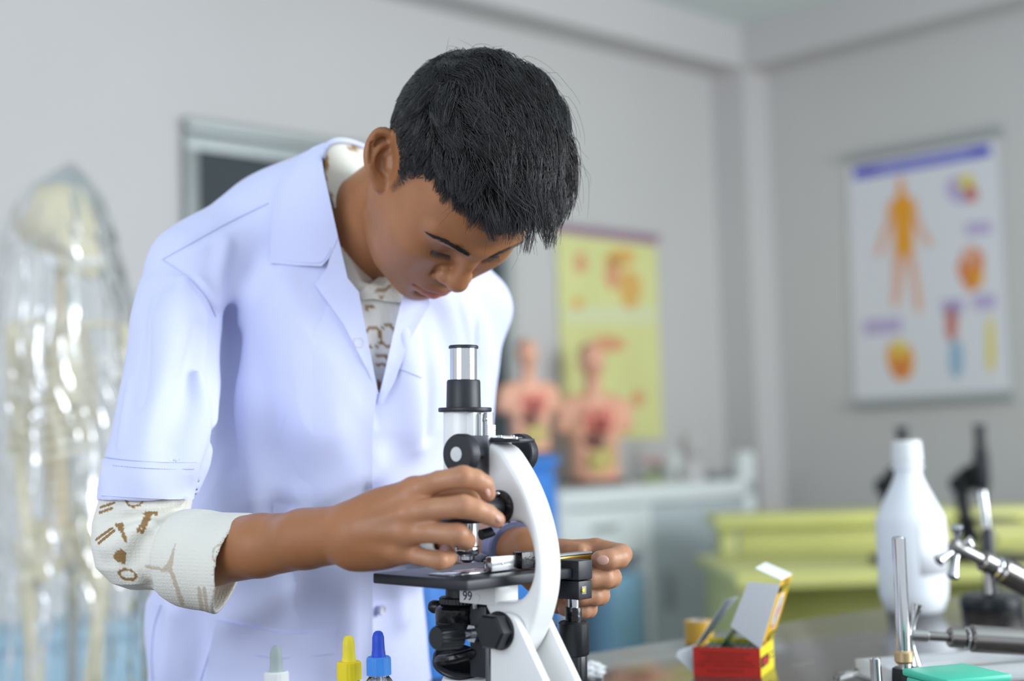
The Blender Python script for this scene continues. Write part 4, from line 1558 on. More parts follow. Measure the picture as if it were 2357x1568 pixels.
# focus housing between tube and arm
g0, g1 = hpx(1003), hpx(1126)
up('focus_housing', MB().box((.0195, -.0150, g1), (.0400, .0150, g0), .0008), M_grey)
kz = loc(1105, 1045, -.015)[1]
KX = .0305
for sy in (-1, 1):
    lth('focus_axle', [(0, 0), (.0046, 0), (.0046, .017), (0, .017)], M_nick, 24, (KX, sy * .0145, kz), (0, sy, 0))
    kb = lth('coarse_focus_knob', [(0, 0), (.0150, 0), (.0162, .001), (.0162, .0085), (.0150, .0105), (.0060, .0112), (0, .0112)], M_bkm, 180, (KX, sy * .0315, kz), (0, sy, 0), knurl=.00035, kn=1, krange=(.0012, .0084, .0160))
    lth('knob_badge', [(0, 0), (.0058, 0), (.0058, .0005), (0, .0007)], mat('badge_white', srgb(206, 212, 214), .4), 36, (KX, sy * .0428, kz), (0, sy, 0), parent=kb)
# arm
def L_(pts, lat):
    return [loc(x, y, lat) for x, y in pts]


outer = catmull([np.array(q) for q in L_([(1172, 1019), (1196, 1030), (1219, 1062), (1243, 1105), (1264, 1155), (1281, 1212), (1290, 1262), (1293, 1312), (1288, 1370), (1272, 1430), (1250, 1480), (1222, 1520)], .0125)], 3)
inner = catmull([np.array(q) for q in L_([(1112, 1392), (1125, 1386), (1152, 1386), (1180, 1386), (1202, 1374), (1217, 1350), (1226, 1315), (1226, 1280), (1219, 1245), (1208, 1216), (1192, 1202), (1166, 1200), (1117, 1198)], -.0140)], 3)
xa = loc(1116, 1100, -.014)[0]
ztop = outer[0][1]
zin = inner[-1][1]
arm = [(xa, ztop)] + [tuple(q) for q in outer] + [loc(1196, 1545, 0), loc(1150, 1530, -.0), loc(1128, 1470, -.014), loc(1126, 1420, -.014)] + [tuple(q) for q in inner[:-1]] + [(xa, zin)]


def f_slab(poly, h, rd):
    """rounded slab: outline in (x, z), half thickness h along y"""
    A_ = np.array(poly)

    def fn(P):
        d2 = poly_sd(P[:, [0, 2]], A_) + rd
        dy = np.abs(P[:, 1]) - h + rd
        return np.minimum(np.maximum(d2, dy), 0) + np.sqrt(np.maximum(d2, 0) ** 2 + np.maximum(dy, 0) ** 2) - rd
    return fn, np.array([A_[:, 0].min(), -h, A_[:, 1].min()]), np.array([A_[:, 0].max(), h, A_[:, 1].max()])


av, af = Field().put(f_slab(arm, .0140, .0045)).mesh(.0013, smooth=2)
av = av @ np.array(_T)[:3, :3].T + np.array(_T)[:3, 3]
mesh_obj('arm', av, af, M_wht, ms)
# plates and screws on top of the arm
zt_ = ztop + .0002
up('top_plate', MB().box((xa - .001, -.0125, zt_), (xa + .030, .0125, zt_ + .0030), .0004), M_bkm)
up('slide_cover', MB().box((xa - .001, -.0120, zt_ + .0030), (xa + .018, .0120, zt_ + .0042), .0004), M_nick)
up('stop_plate', MB().box((xa + .016, -.0135, zt_ + .0002), (xa + .036, .006, zt_ + .0026), .0008), M_bkp)
for dx in (.011, .014, .027):
    lth('plate_screw', [(0, 0), (.0022, 0), (.0019, .0012), (.0008, .0017), (0, .0017)], M_nick, 18, (xa + dx, -.008 if dx != .014 else .004, zt_ + (.0042 if dx < .02 else .003)))
# fine focus knob on the arm side
fx, fz_ = loc(1152, 1168, -.014)
for sy in (-1, 1):
    lth('fine_focus_flange', [(0, 0), (.0135, 0), (.0138, .001), (.0135, .003), (.0095, .0042), (0, .0042)], M_bkg, 56, (fx, sy * .0140, fz_), (0, sy, 0))
    kb = lth('fine_focus_knob', [(0, 0), (.0082, 0), (.0082, .0185), (.0074, .0195), (0, .0195)], M_bkp, 96, (fx, sy * .0180, fz_), (0, sy, 0), knurl=.0004, kn=1, krange=(.001, .0180, .0080))
    lth('knob_badge', [(0, 0), (.0040, 0), (.0040, .0005), (0, .0006)], mat('badge_pale', srgb(196, 204, 206), .4), 28, (fx, sy * .0376, fz_), (0, sy, 0), parent=kb)
lth('flange_screw', [(0, 0), (.0020, 0), (.0017, .001), (0, .0015)], M_nick, 16, (fx + .001, -.0182, fz_ + .0108), (0, -1, 0))
lth('tension_knob', [(0, 0), (.0042, 0), (.0042, .010), (0, .010)], M_bkp, 48, (fx - .012, -.012, fz_ - .020), (-.2, -1, -.2), knurl=.0003, kn=1, krange=(.0005, .0095, .004))
# nosepiece and objective
n0_, n1z = hpx(1188), hpx(1200)
OX = .0035
lth('nosepiece', [(0, n1z - .001), (.0155, n1z - .001), (.0170, n1z + .001), (.0172, n0_), (.0168, n0_ + .004), (0, n0_ + .004)], M_nick, 56)
lth('nosepiece_ring', [(.012, n1z - .0006), (.0205, n1z - .0006), (.0210, n1z + .001), (.0205, n1z + .0022), (.012, n1z + .0022)], M_bkm, 56)
q = [hpx(y_) for y_ in (1200, 1206, 1258, 1262, 1267, 1271, 1277, 1290, 1294)]
ob = lth('objective', [(0, q[0]), (.0098, q[0]), (.0098, q[2]), (.0100, q[3]), (.0100, q[4]), (.0092, q[5]), (.0090, q[6]), (.0066, q[6] - .0006), (.0066, q[7] + .0012), (.0030, q[8]), (0, q[8])][::-1], M_nick, 56, (OX, 0, 0))
for z0_, z1_ in ((q[2], q[2] + .0012), (q[5] - .0008, q[4] - .0003)):
    lth('objective_band', [(.0090, z0_), (.01012, z0_), (.01012, z1_), (.0090, z1_)], M_bkm, 48, (OX, 0, 0), parent=ob)
for body, zz, an in (('T', q[1] - .0055, 14), ('250', q[1] - .0105, 26), ('7', q[1] - .0160, 26)):
    o = text_obj(body, .0046, _T @ Matrix.Translation((OX, 0, zz)) @ Matrix.Rotation(math.radians(an) + .7, 4, 'Z'), M_ink, ob, 'engraved_lettering', .0002, .00985)
# second objective behind, turned away
lth('spare_objective', [(0, n1z - .02), (.004, n1z - .02), (.007, n1z - .015), (.0075, n1z - .001), (0, n1z - .001)], M_nick, 36, (-.013, .012, 0))
# stage
SZ1 = .1462
sc_n = (.0618, -.0652)
st = up('stage', MB().box((-.040, -.0652, SZ1 - .0082), (.0618, .066, SZ1), .0012), M_bkm)
sl_ = up('slide_holder', MB().box((.012, -.040, SZ1 + .0002), (.034, -.004, SZ1 + .0014), .0004), M_nick)
up('holder_jaw', MB().box((.030, -.010, SZ1 + .0004), (.0325, .012, SZ1 + .010), .0006), M_nick)
up('carriage', MB().box((.034, -.012, SZ1 + .0012), (.0400, .026, SZ1 + .0130), .0008), M_nick)
up('carriage_block', MB().box((.0335, .022, SZ1 + .0012), (.0440, .0450, SZ1 + .0150), .0012), M_bkg)
up('carriage_rail', MB().box((.0355, .0450, SZ1 + .003), (.0415, .128, SZ1 + .0080), .0004), M_bkp)
up('rail_scale', MB().box((.0335, .0460, SZ1 + .0082), (.0440, .118, SZ1 + .0098), .0003), mat('rail_grey', srgb(150, 154, 156), .4))
up('brass_rack', MB().box((.0405, .0480, SZ1 + .0032), (.0425, .120, SZ1 + .0074), .0002), mat('brass', srgb(206, 170, 80), .3, metal=.9))
lth('carriage_rivet', [(0, 0), (.0012, 0), (.0009, .0006), (0, .0008)], M_steel, 14, (.0400, .002, SZ1 + .007), (1, 0, 0))
gs = up('microscope_slide', MB().box((.008, -.052, SZ1 + .0003), (.032, .020, SZ1 + .0013), .0002), mat('slide_glass', (.86, .94, .92), .03, trans=.85, ior=1.5))
up('slide_label', MB().box((.009, -.024, SZ1 + .00135), (.031, .004, SZ1 + .0015)), mat('slide_pink', srgb(226, 200, 210), .3), gs)
up('stained_specimen', MB().lathe([(0, 0), (.006, 0), (.006, .00012), (0, .00012)], 24, Matrix.Translation((.020, .0, SZ1 + .0016)), sx=1.2), mat('stain_red', srgb(170, 70, 84), .3), gs)
# mechanical stage gear box at the far end of the stage with the hanging coaxial knobs
bxp = loc(1300, 1300, .066)
up('gear_box', MB().box((.036, .0665, SZ1 - .0100), (.068, .0860, SZ1 + .0062), .0012), M_bkm)
up('gear_box_lower', MB().box((.038, .0665, SZ1 - .0260), (.068, .0850, SZ1 - .0106), .001), M_bkm)
up('gear_window', MB().box((.0682, .0700, SZ1 - .0215), (.0686, .0760, SZ1 - .0150), .0001), mat('window_grey', srgb(150, 150, 140), .4))
lth('gear_pin', [(0, 0), (.0020, 0), (.0018, .0008), (0, .001)], mat('gear_brass', srgb(216, 196, 60), .35, metal=.6), 14, (.0686, .0716, SZ1 - .0182), (1, 0, 0))
KXs, KYs = .0570, .0735
lth('stage_knob_spindle', [(0, 0), (.0046, 0), (.0046, .010), (0, .010)], M_nick, 24, (KXs, KYs, SZ1 - .0350))
zk = SZ1 - .033
lth('stage_knob_neck', [(0, 0), (.0066, 0), (.0070, -.001), (.0070, -.0125), (0, -.0125)][::-1], M_bkg, 32, (KXs, KYs, zk))
lth('stage_control_knob', [(0, -.0115), (.0110, -.0115), (.0128, -.0130), (.0128, -.0380), (.0118, -.0395), (0, -.0395)][::-1], M_bkp, 88, (KXs, KYs, zk), knurl=.0008, kn=1, krange=(-.0375, -.016, .0120))
lth('stage_control_knob', [(0, -.0395), (.0108, -.0395), (.0112, -.0405), (.0110, -.0640), (.0098, -.0652), (0, -.0652)][::-1], M_bkp, 72, (KXs, KYs, zk), knurl=.0008, kn=1, krange=(-.064, -.041, .0100))
# label plate and button under the stage
ux_, uz_ = loc(1092, 1378, -.0145)
up('stage_bracket', MB().box((ux_ - .0165, -.0145, uz_ - .0045), (ux_ + .022, .0145, SZ1 - .0082), .001), M_wht)
lth('bracket_button', [(0, 0), (.0031, 0), (.0029, .0007), (0, .0008)], M_wht, 24, (ux_ + .0030, -.0145, uz_ + .0008), (0, -1, 0))
text_obj('99', .0105, _T @ Matrix.Translation((ux_ - .0075, -.01465, uz_ + .0012)) @ rx90, mat('blue_ink', srgb(34, 32, 84), .5), ms, 'inked_number', .0001)
lth('bracket_screw', [(0, 0), (.0022, 0), (.0020, .003), (0, .003)], M_nick, 18, (ux_ + .001, -.0148, uz_ - .0075), (0, -.2, 1))
# condenser below the stage
cz = [loc(1045, y_, 0)[1] for y_ in (1366, 1372, 1389, 1394, 1428, 1433, 1437, 1452)]
cxo = -.0035
lth('condenser_lens_mount', [(0, cz[1]), (.0125, cz[1]), (.0125, SZ1 - .0082), (0, SZ1 - .0082)], M_bkm, 40, (cxo, 0, 0))
lth('condenser_ring', [(0, cz[2]), (.0165, cz[2]), (.0178, cz[2] + .001), (.0178, cz[1] - .001), (.0165, cz[1]), (0, cz[1])], M_bkp, 150, (cxo, 0, 0), knurl=.0005, kn=1, krange=(cz[2] + .0008, cz[1] - .0008, .0175))
lth('condenser_body', [(0, cz[4]), (.0205, cz[4]), (.0212, cz[4] + .001), (.0212, cz[3] - .0015), (.0200, cz[3]), (.015, cz[2]), (0, cz[2])], M_bkg, 56, (cxo, 0, 0))
lth('iris_ring', [(0, cz[6]), (.0206, cz[6]), (.0206, cz[5]), (.0192, cz[5]), (.0192, cz[5] + .0008), (.0208, cz[5] + .0010), (.0208, cz[4]), (0, cz[4])], M_bkp, 56, (cxo, 0, 0))
lth('filter_holder', [(0, cz[7]), (.0160, cz[7]), (.0190, cz[6] - .003), (.0196, cz[6]), (0, cz[6])], M_bkp, 56, (cxo, 0, 0))
lp = Vector((cxo, 0, (cz[2] + cz[3]) / 2 - .004)) + Vector((-.010, -.020, 0))
lth('iris_lever', [(0, 0), (.0050, 0), (.0056, .002), (.0056, .007), (.004, .010), (0, .010)], M_bkp, 24, (-.0215, -.0045, (cz[3] + cz[4]) / 2 + .004), (-1, -.35, .1))
# condenser slide bar and rack knob
sbx = loc(1112, 1480, -.012)[0]
sb0, sb1 = loc(1112, 1396, -.012)[1], loc(1112, 1562, -.012)[1]
up('condenser_slide', MB().box((sbx - .014, -.0125, sb1), (sbx + .0035, .0125, sb0), .0015), M_bkm)
up('slide_rail', MB().box((sbx + .0035, -.0135, sb1 - .004), (sbx + .0070, .0135, sb0 - .006), .0006), M_grey)
up('condenser_arm', MB().box((cxo, -.010, cz[4] + .001), (sbx, .010, cz[3] - .003), .002), M_bkg)
kx_, kz2 = loc(1098, 1460, -.0150)
lth('condenser_knob_axle', [(0, 0), (.0040, 0), (.0040, .020), (0, .020)], M_nick, 20, (kx_ - .004, -.0120, kz2), (-.15, -1, .02))
lth('condenser_nut', [(0, 0), (.0075, 0), (.0075, .003), (0, .003)], M_nick, 6, (kx_ - .004, -.0140, kz2), (-.15, -1, .02))
lth('condenser_knob', [(0, 0), (.0098, 0), (.0100, .001), (.0096, .0210), (.0088, .0225), (0, .0225)], M_bkp, 84, (kx_ - .007, -.0300, kz2 - .0005), (-.15, -1, .02), knurl=.0006, kn=1, krange=(.0005, .021, .0090))
# mirror on its fork
mzc = loc(1048, 1520, 0)[1]
fk = [(cxo - .020 * math.cos(t) + .004, .022 * math.sin(t), mzc + .004 - .004 * math.cos(t)) for t in np.linspace(-2.0, 2.0, 17)]
up('mirror_fork', MB().tube([(sbx - .010, -.010, mzc + .010)] + fk + [(sbx - .010, .010, mzc + .010)], .0042, 10), M_bkg)
mir = lth('mirror', [(0, -.0035), (.0205, -.0035), (.0220, -.0025), (.0220, -.0008), (.0214, 0), (.0220, .0008), (.0220, .0025), (.0205, .0035), (.0195, .0028), (0, .0026)], M_bkp, 60, (cxo - .002, 0, mzc - .001), (.45, -.25, 1))
lth('mirror_glass', [(0, 0), (.0192, 0), (.0192, .0006), (0, .0006)], M_chr, 48, (cxo - .0008, -.0006, mzc + .0021), (.45, -.25, 1), parent=mir)
# inclination joint, pillar cheeks, foot
for sy in (-1, 1):
    lat = sy * .0220
    P_ = L_([(1128, 1445), (1132, 1424), (1146, 1413), (1166, 1412), (1184, 1424), (1196, 1448), (1262, 1590)], -.022)
    P_ = [np.array(q_) for q_ in P_]
    e_ = P_[-1] + (P_[-1] - P_[-2]) * ((P_[-1][1] - .016) / (P_[-2][1] - P_[-1][1]))
    poly = [(P_[0][0], .016), tuple(P_[0])] + [tuple(q_) for q_ in catmull(P_[1:6], 4)] + [tuple(e_)]
    up('pillar_cheek', MB().prism(poly, min(sy * .0142, lat) if sy > 0 else .0142, max(sy * .0142, lat) if sy > 0 else .022, .0014, XZ if sy < 0 else XZ @ Matrix.Scale(-1, 4, (0, 0, 1)), 2), M_wht)
jx, jz = loc(1150, 1452, -.022)
lth('joint_washer', [(0, 0), (.0150, 0), (.0152, .001), (.0142, .0025), (0, .0025)], M_bkp, 40, (jx, -.0220, jz), (0, -1, 0))
lth('joint_knob', [(0, 0), (.0145, 0), (.0145, .010), (.0128, .0118), (0, .0118)], M_bkp, 6, (jx, -.0240, jz), (0, -1, 0))
lth('joint_knob', [(0, 0), (.0145, 0), (.0145, .010), (.0128, .0118), (0, .0118)], M_bkp, 6, (jx, .0220, jz), (0, 1, 0))
foot = [(-.075, -.058), (-.060, -.070), (.060, -.050), (.110, -.045), (.122, -.030), (.122, .030), (.110, .045), (.060, .050), (-.060, .070), (-.075, .058), (-.070, .040), (-.01, .032), (.022, .022), (.022, -.022), (-.01, -.032), (-.070, -.040)]
MB().prism(foot, .0, .0180, .003).build('foot', M_wht, ms)
MB().lathe([(0, .0), (.0225, 0), (.0235, .002), (.0235, .0560), (.0215, .0600), (.017, .0612), (0, .0615)], 48, Matrix.Translation((-.0005, .006, 0))).build('illuminator', M_wht, ms)

# ================================================================== the student
M_skin = mat('skin', (.3, .13, .06), .44, spec=.5, sss=.12, sssr=(1, .35, .18), ssscale=.006, vcol='tint', var=.07, vscale=45, bump=.10, bscale=420)
HS = .000937
HR = np.array([[-0.82412331, 0.18373256, 0.53578272], [-0.56619655, -0.29322089, -0.7703525], [0.01556385, -0.93822378, 0.34567891]])
HT = np.array([-.05760575, 1.33, 1.40205981])
HF = (HR, HT, HS)


def hl(p):
    return HR @ (np.asarray(p, float) * HS) + HT


def hloc(P):
    return ((np.asarray(P) - HT) @ HR) / HS


pe = empty('person', (W(665, 1400, 1.52)[0], 1.54, 0), 0, 'student in a white lab coat bending over the microscope, right hand on its focus knob', 'person')

# ------------------------------------------------------------------ body: one continuous skin surface
B = Field()
mm = lambda k: k * HS
# skull and face
B.put(f_ell((0, -6, 46), (73, 95, 80), HF))
B.put(f_ell((0, 46, 46), (60, 50, 56), HF), mm(20))
B.put(f_ell((0, 40, -8), (59, 50, 56), HF), mm(36))
for sx in (1, -1):
    B.put(f_ell((sx * 44, 58, -10), (18, 22, 20), HF), mm(36))
    B.put(f_chain([(sx * 56, 8, -30), (sx * 52, 14, -58), (sx * 33, 50, -80), (sx * 10, 70, -88)], [15, 13, 13, 12], HF), mm(38))
B.put(f_ell((0, 40, -56), (46, 46, 40), HF), mm(36))
B.put(f_ell((0, 72, -87), (17, 13, 13), HF), mm(14))
for sx in (1, -1):
    B.put(f_ell((sx * 37, 53, -36), (20, 24, 25), HF), mm(34))
B.put(f_ell((0, 74, -50), (32, 24, 28), HF), mm(18))
for sx in (1, -1):
    B.put(f_cone((sx * 9, 92, 25), (sx * 46, 78, 30), 8.5, 7, HF), mm(12))
    B.put(f_ell((sx * 32, 98.5, 9), (16, 8, 8), HF), mm(12), 's')
    B.put(f_ell((sx * 31, 73.5, 9), (15.5, 14.5, 13), HF), mm(4))
    B.put(f_cone((sx * 18, 88.5, 17.5), (sx * 43, 82, 18), 1.6, 1.6, HF), mm(4), 's')
    B.put(f_cone((sx * 17, 87, 2.0), (sx * 44, 79, 3.5), 1.3, 1.3, HF), mm(4), 's')
# nose
B.put(f_chain([(0, 93, 22), (0, 99, 6), (0, 105, -12), (0, 107, -20)], [7.5, 7.5, 8.5, 10], HF, mm(4)), mm(9))
B.put(f_ell((0, 107.5, -20), (11.5, 10.5, 10), HF), mm(5))
for sx in (1, -1):
    B.put(f_ell((sx * 13, 97.5, -23.5), (7.6, 10.5, 8.4), HF), mm(5))
    B.put(f_cone((sx * 19.8, 93.5, -18), (sx * 18.8, 92.5, -31), .9, 1.2, HF), mm(6), 's')
    B.put(f_ell((sx * 7, 102, -33), (4.2, 6, 4.5), HF), mm(2.5), 's')
    # lips
    B.put(f_chain([(sx * 24, 89, -57.5), (sx * 12, 96.5, -54.5), (sx * 3, 99.5, -52.5)], [2.6, 4.4, 4.8], HF, mm(2)), mm(5))
    B.put(f_chain([(sx * 22, 88.5, -60), (sx * 11, 95.5, -63.5), (0, 97.5, -65)], [2.8, 5.0, 5.8], HF, mm(2)), mm(5))
for sx in (1, -1):
    B.put(f_chain([(sx * 26, 92, -58), (sx * 12, 101, -58.5), (0, 104, -58.8)], [1.3, 1.2, 1.2], HF), mm(2.5), 's')
B.put(f_cone((-10, 93, -75), (10, 93, -75), 3, 3, HF), mm(9), 's')
# right ear (towards the viewer), laid out where it stands on the head
ed = hl((70, -3, 0))[1]


def EP(x, y, dd):
    return W(x, y, ed + dd)


B.put(f_ell(EP(884, 366, .006), (.020, .010, .026), IDF, rot_euler(0, -6, 24)), .006)
helix = catmull([EP(910, 352, .006), EP(906, 330, -.002), EP(896, 309, -.006), EP(879, 303, -.008), EP(862, 312, -.010), EP(850, 334, -.013), EP(847, 358, -.014), EP(849, 384, -.012), EP(856, 404, -.009), EP(866, 420, -.005)], 3)
B.put(f_chain(helix, [.0036] * 4 + [.0043] * 8 + [.0040] * (len(helix) - 12), k=.001), .0022)
B.put(f_ell(EP(873, 424, -.002), (.0068, .0050, .0075)), .004)
B.put(f_cone(EP(880, 428, .002), EP(893, 424, .008), .0045, .006), .005)
anti = catmull([EP(886, 334, -.004), EP(872, 342, -.009), EP(864, 360, -.0105), EP(866, 384, -.009), EP(874, 400, -.006)], 3)
B.put(f_chain(anti, [.0030] * len(anti), k=.001), .0035)
B.put(f_ell(EP(884, 376, -.008), (.0078, .0075, .0100)), .004, 's')
B.put(f_cone(EP(856, 330, -.014), EP(854, 372, -.017), .0016, .0016), .003, 's')
B.put(f_cone(EP(872, 314, -.013), EP(894, 320, -.009), .0020, .0018), .003, 's')
B.put(f_cone(EP(899, 368, -.001), EP(897, 386, -.001), .0052, .0048), .004)
# left ear, far side
for q in ((-78, -14, 8),):
    B.put(f_ell(q, (7, 17, 28), HF, rot_euler(30, 0, 0)), mm(6))
# neck and shoulders inside the clothes
nb = W(775, 590, 1.45)
B.put(f_cone(hl((-8, -22, -14)), nb, .046, .056), .014)
B.put(f_cone(hl((-12, 14, -46)), W(850, 610, 1.45), .024, .028), .012)
RS = W(430, 640, 1.39)
LS = W(1050, 700, 1.58)
B.put(f_chain([nb, W(600, 620, 1.43), RS], [.05, .03, .022]), .02)
B.put(f_chain([nb, W(900, 660, 1.50), LS], [.05, .03, .022]), .02)
# right arm and hand
RE, RW_ = W(340, 1270, 1.272), W(800, 1232, 1.132)
B.put(f_chain([RS, W(360, 980, 1.32), RE], [.022, .020, .020]), .01)
B.put(f_chain([RE, W(400, 1282, 1.248), W(490, 1270, 1.218), W(600, 1256, 1.185), W(710, 1243, 1.157), RW_], [.020, .0255, .0285, .0260, .0228, .0205], k=.004), .008)
B.put(f_chain([W(690, 1236, 1.150), W(800, 1222, 1.124), W(830, 1222, 1.116)], [.020, .0185, .018]), .012)


def hand(pts, wrist, palm, k=.012):
    for p in palm:
        B.put(p, k)
    for ch_, rr in pts:
        B.put(f_chain(ch_, rr, k=.003), .0045)


MCP = [W(953, 1132, 1.104), W(944, 1181, 1.097), W(934, 1224, 1.098), W(921, 1266, 1.106)]
wr = [W(818, 1205, 1.122), W(822, 1222, 1.118), W(822, 1242, 1.118), W(818, 1262, 1.122)]
for a_, b_ in zip(wr, MCP):
    B.put(f_cone(a_, b_, .0165, .0118), .012)
B.put(f_ell(W(892, 1205, 1.118), (.030, .016, .026)), .012)
B.put(f_ell(W(868, 1262, 1.122), (.024, .014, .014)), .012)
fing = [([MCP[0], W(1010, 1108, 1.087), W(1066, 1098, 1.080), W(1094, 1104, 1.083), W(1113, 1115, 1.089), W(1122, 1136, 1.095)], [.0108, .0080, .0086, .0078, .0075, .0066]),
        ([MCP[1], W(1005, 1171, 1.082), W(1067, 1166, 1.073), W(1095, 1173, 1.075), W(1121, 1184, 1.080), W(1143, 1197, 1.086)], [.0108, .0083, .0088, .0080, .0076, .0066]),
        ([MCP[2], W(995, 1226, 1.085), W(1054, 1231, 1.077), W(1068, 1239, 1.092), W(1074, 1245, 1.108), W(1070, 1250, 1.122)], [.0104, .0079, .0085, .0077, .0073, .0064]),
        ([MCP[3], W(965, 1281, 1.096), W(1012, 1290, 1.090), W(1026, 1289, 1.100), W(1033, 1283, 1.113), W(1027, 1270, 1.124)], [.0096, .0066, .0073, .0066, .0064, .0058])]
for ch_, rr in fing:
    B.put(f_chain(ch_, rr, k=.002), .0030)
for q, r_ in ((MCP[0] + np.array([0, -.0055, .001]), .0078), (MCP[1] + np.array([0, -.0055, 0]), .0080), (MCP[2] + np.array([0, -.005, 0]), .0076), (MCP[3] + np.array([0, -.005, 0]), .0070)):
    B.put(f_ell(q, (r_, r_ * .9, r_)), .007)
for a_, b_ in zip([W(826, 1196, 1.104), W(826, 1212, 1.1), W(826, 1230, 1.1), W(824, 1250, 1.105)], MCP):
    B.put(f_cone(a_ + np.array([0, .001, 0]), b_ + np.array([-.006, -.008, 0]), .0022, .0030), .009)
B.put(f_chain([W(850, 1196, 1.130), W(940, 1160, 1.142), W(1010, 1142, 1.143), W(1060, 1140, 1.133), W(1090, 1146, 1.122)], [.016, .0125, .0108, .0098, .0082], k=.003), .008)
# left arm and hand
LE, LW_ = W(1010, 1210, 1.50), W(1186, 1264, 1.292)
B.put(f_chain([LS, W(1060, 950, 1.56), LE], [.022, .020, .024]), .01)
B.put(f_chain([LE, W(1090, 1236, 1.41), W(1165, 1256, 1.315), LW_], [.026, .029, .0215, .0200]), .010)
lm = [W(1296, 1272, 1.268), W(1296, 1312, 1.272), W(1290, 1350, 1.280), W(1284, 1384, 1.288)]
for q in lm:
    B.put(f_cone(W(1212, 1272, 1.280), q, .0170, .0110), .010)
B.put(f_ell(W(1255, 1300, 1.284), (.026, .014, .026)), .010)
lf = [([lm[0], W(1372, 1264, 1.262), W(1430, 1277, 1.250), W(1424, 1284, 1.235), W(1402, 1288, 1.226), W(1380, 1288, 1.224)], [.0110, .0094, .0094, .0094, .0086, .0076]),
      ([lm[1], W(1360, 1318, 1.262), W(1406, 1329, 1.250), W(1392, 1331, 1.234), W(1356, 1331, 1.228), W(1334, 1331, 1.232)], [.0108, .0092, .0093, .0090, .0086, .0076]),
      ([lm[2], W(1340, 1360, 1.268), W(1380, 1370, 1.254), W(1366, 1372, 1.240), W(1334, 1372, 1.234), W(1314, 1372, 1.238)], [.0102, .0088, .0090, .0086, .0082, .0072]),
      ([lm[3], W(1325, 1394, 1.276), W(1354, 1402, 1.264), W(1342, 1404, 1.252), W(1316, 1403, 1.246), W(1300, 1402, 1.250)], [.0094, .0078, .0080, .0076, .0072, .0064])]
for ch_, rr in lf:
    B.put(f_chain(ch_, rr, k=.002), .004)
B.put(f_chain([W(1215, 1284, 1.282), W(1270, 1282, 1.262), W(1310, 1276, 1.254), W(1334, 1272, 1.250)], [.015, .0112, .0092, .0080], k=.003), .007)
bv, bf = B.mesh(.0016, smooth=1)
body = mesh_obj('body', bv, bf, M_skin, pe, keep_world=True)
# own colour of the skin: redder lips and knuckles, darker stubble shadow, paler finger ends
base = np.array([.365, .155, .066])
cols = np.tile(base, (len(bv), 1))
H = hloc(bv)
inhead = np.linalg.norm((bv - hl((0, 20, 10))), axis=1) < .16


def g(P_, c, r):
    return np.exp(-np.sum(((P_ - np.asarray(c, float)) / np.asarray(r, float)) ** 2, axis=1))


def blend(mask, c):
    global cols
    cols = cols * (1 - mask[:, None]) + np.asarray(c)[None] * mask[:, None]


for sx in (1, -1):
    blend(inhead * np.clip(1.15 * g(H, (sx * 10, 101, -53.8), (13, 9, 3.6)), 0, 1) * .75, (.32, .10, .09))
    blend(inhead * np.clip(1.25 * g(H, (sx * 8, 99, -65), (13, 10, 5.2)), 0, 1) * .85, (.44, .11, .11))
    blend(inhead * .5 * g(H, (sx * 22, 78, -70), (30, 30, 24)), (.26, .138, .098))
    blend(inhead * .35 * g(H, (sx * 48, 66, -10), (18, 20, 18)), (.40, .17, .074))
    blend(inhead * .2 * g(H, (sx * 31, 86, 6), (17, 12, 10)), (.25, .12, .07))
blend(inhead * .35 * g(H, (0, 101, -42), (20, 10, 7)), (.22, .12, .085))
blend(inhead * .4 * g(H, (0, 112, -20), (14, 12, 14)), (.39, .165, .078))
hd = np.array([.36, .165, .082])
for ch_, rr in fing + lf:
    for i, q in enumerate(ch_):
        rr_ = .022
        if i >= 1:
            blend(.45 * g(bv, q, (rr_,) * 3), (.50, .255, .145))
for q in MCP:
    blend(.4 * g(bv, q + np.array([0, -.010, 0]), (.011,) * 3), (.50, .22, .115))
for ch_, rr in fing + lf:
    q = ch_[2]
    blend(.5 * g(bv, q + np.array([0, -.008, .001]), (.006, .006, .007)), (.32, .14, .075))
    blend(.5 * g(bv, ch_[-1], (.008,) * 3), (.56, .29, .20))
HLINE = [(97, 60), (84, 66), (66, 66), (46, 62), (36, 48), (30, 22), (27, 4), (20, 2), (15, 18), (4, 34), (-20, 36), (-33, 24), (-46, -6), (-62, -42)]
HREG = HLINE + [(-140, -46), (-140, 220), (140, 220), (140, 62)]
sdh = poly_sd(H[:, 1:3], np.array(HREG, float))
blend(inhead * np.clip((-sdh + 3) / 12.0, 0, .94), (.020, .017, .016))
vcolor(body, cols)
bvhB = bvh_of(bv, bf)

# fingernails
M_nail = mat('nail', (.58, .33, .27), .25)


def nail(px_, py_, rx, rz_, tilt, dd=0.0, yaw=0):
    h, n = cast(bvhB, px_, py_)
    if h is None:
        return
    n = np.array(n)
    f = Field().put(f_ell(np.array(h) - n * .0004, (rx, .0016, rz_), IDF, rot_euler(0, tilt, yaw)))
    v, q = f.mesh(.0006, smooth=1)
    mesh_obj('fingernail', v, q, M_nail, pe, keep_world=True)


nail(1123, 1132, .0026, .0050, -20, yaw=50)
nail(1147, 1194, .0026, .0050, -50, yaw=45)
nail(1387, 1290, .0056, .0044, 5)

# ------------------------------------------------------------------ lab coat
M_coat = mat('coat_cotton', srgb(210, 215, 247), .8, spec=.25, sheen=.15, bump=.10, bscale=900, var=.015, vscale=12)


def rowz(rows, d_default=None):
    out = []
    for y_, xl, xr, d_, ry2 in rows:
        c_ = W((xl + xr) / 2, y_, d_)
        out.append((c_[2], c_[0], d_, (xr - xl) / 2 / FPX * d_, ry2))
    return out


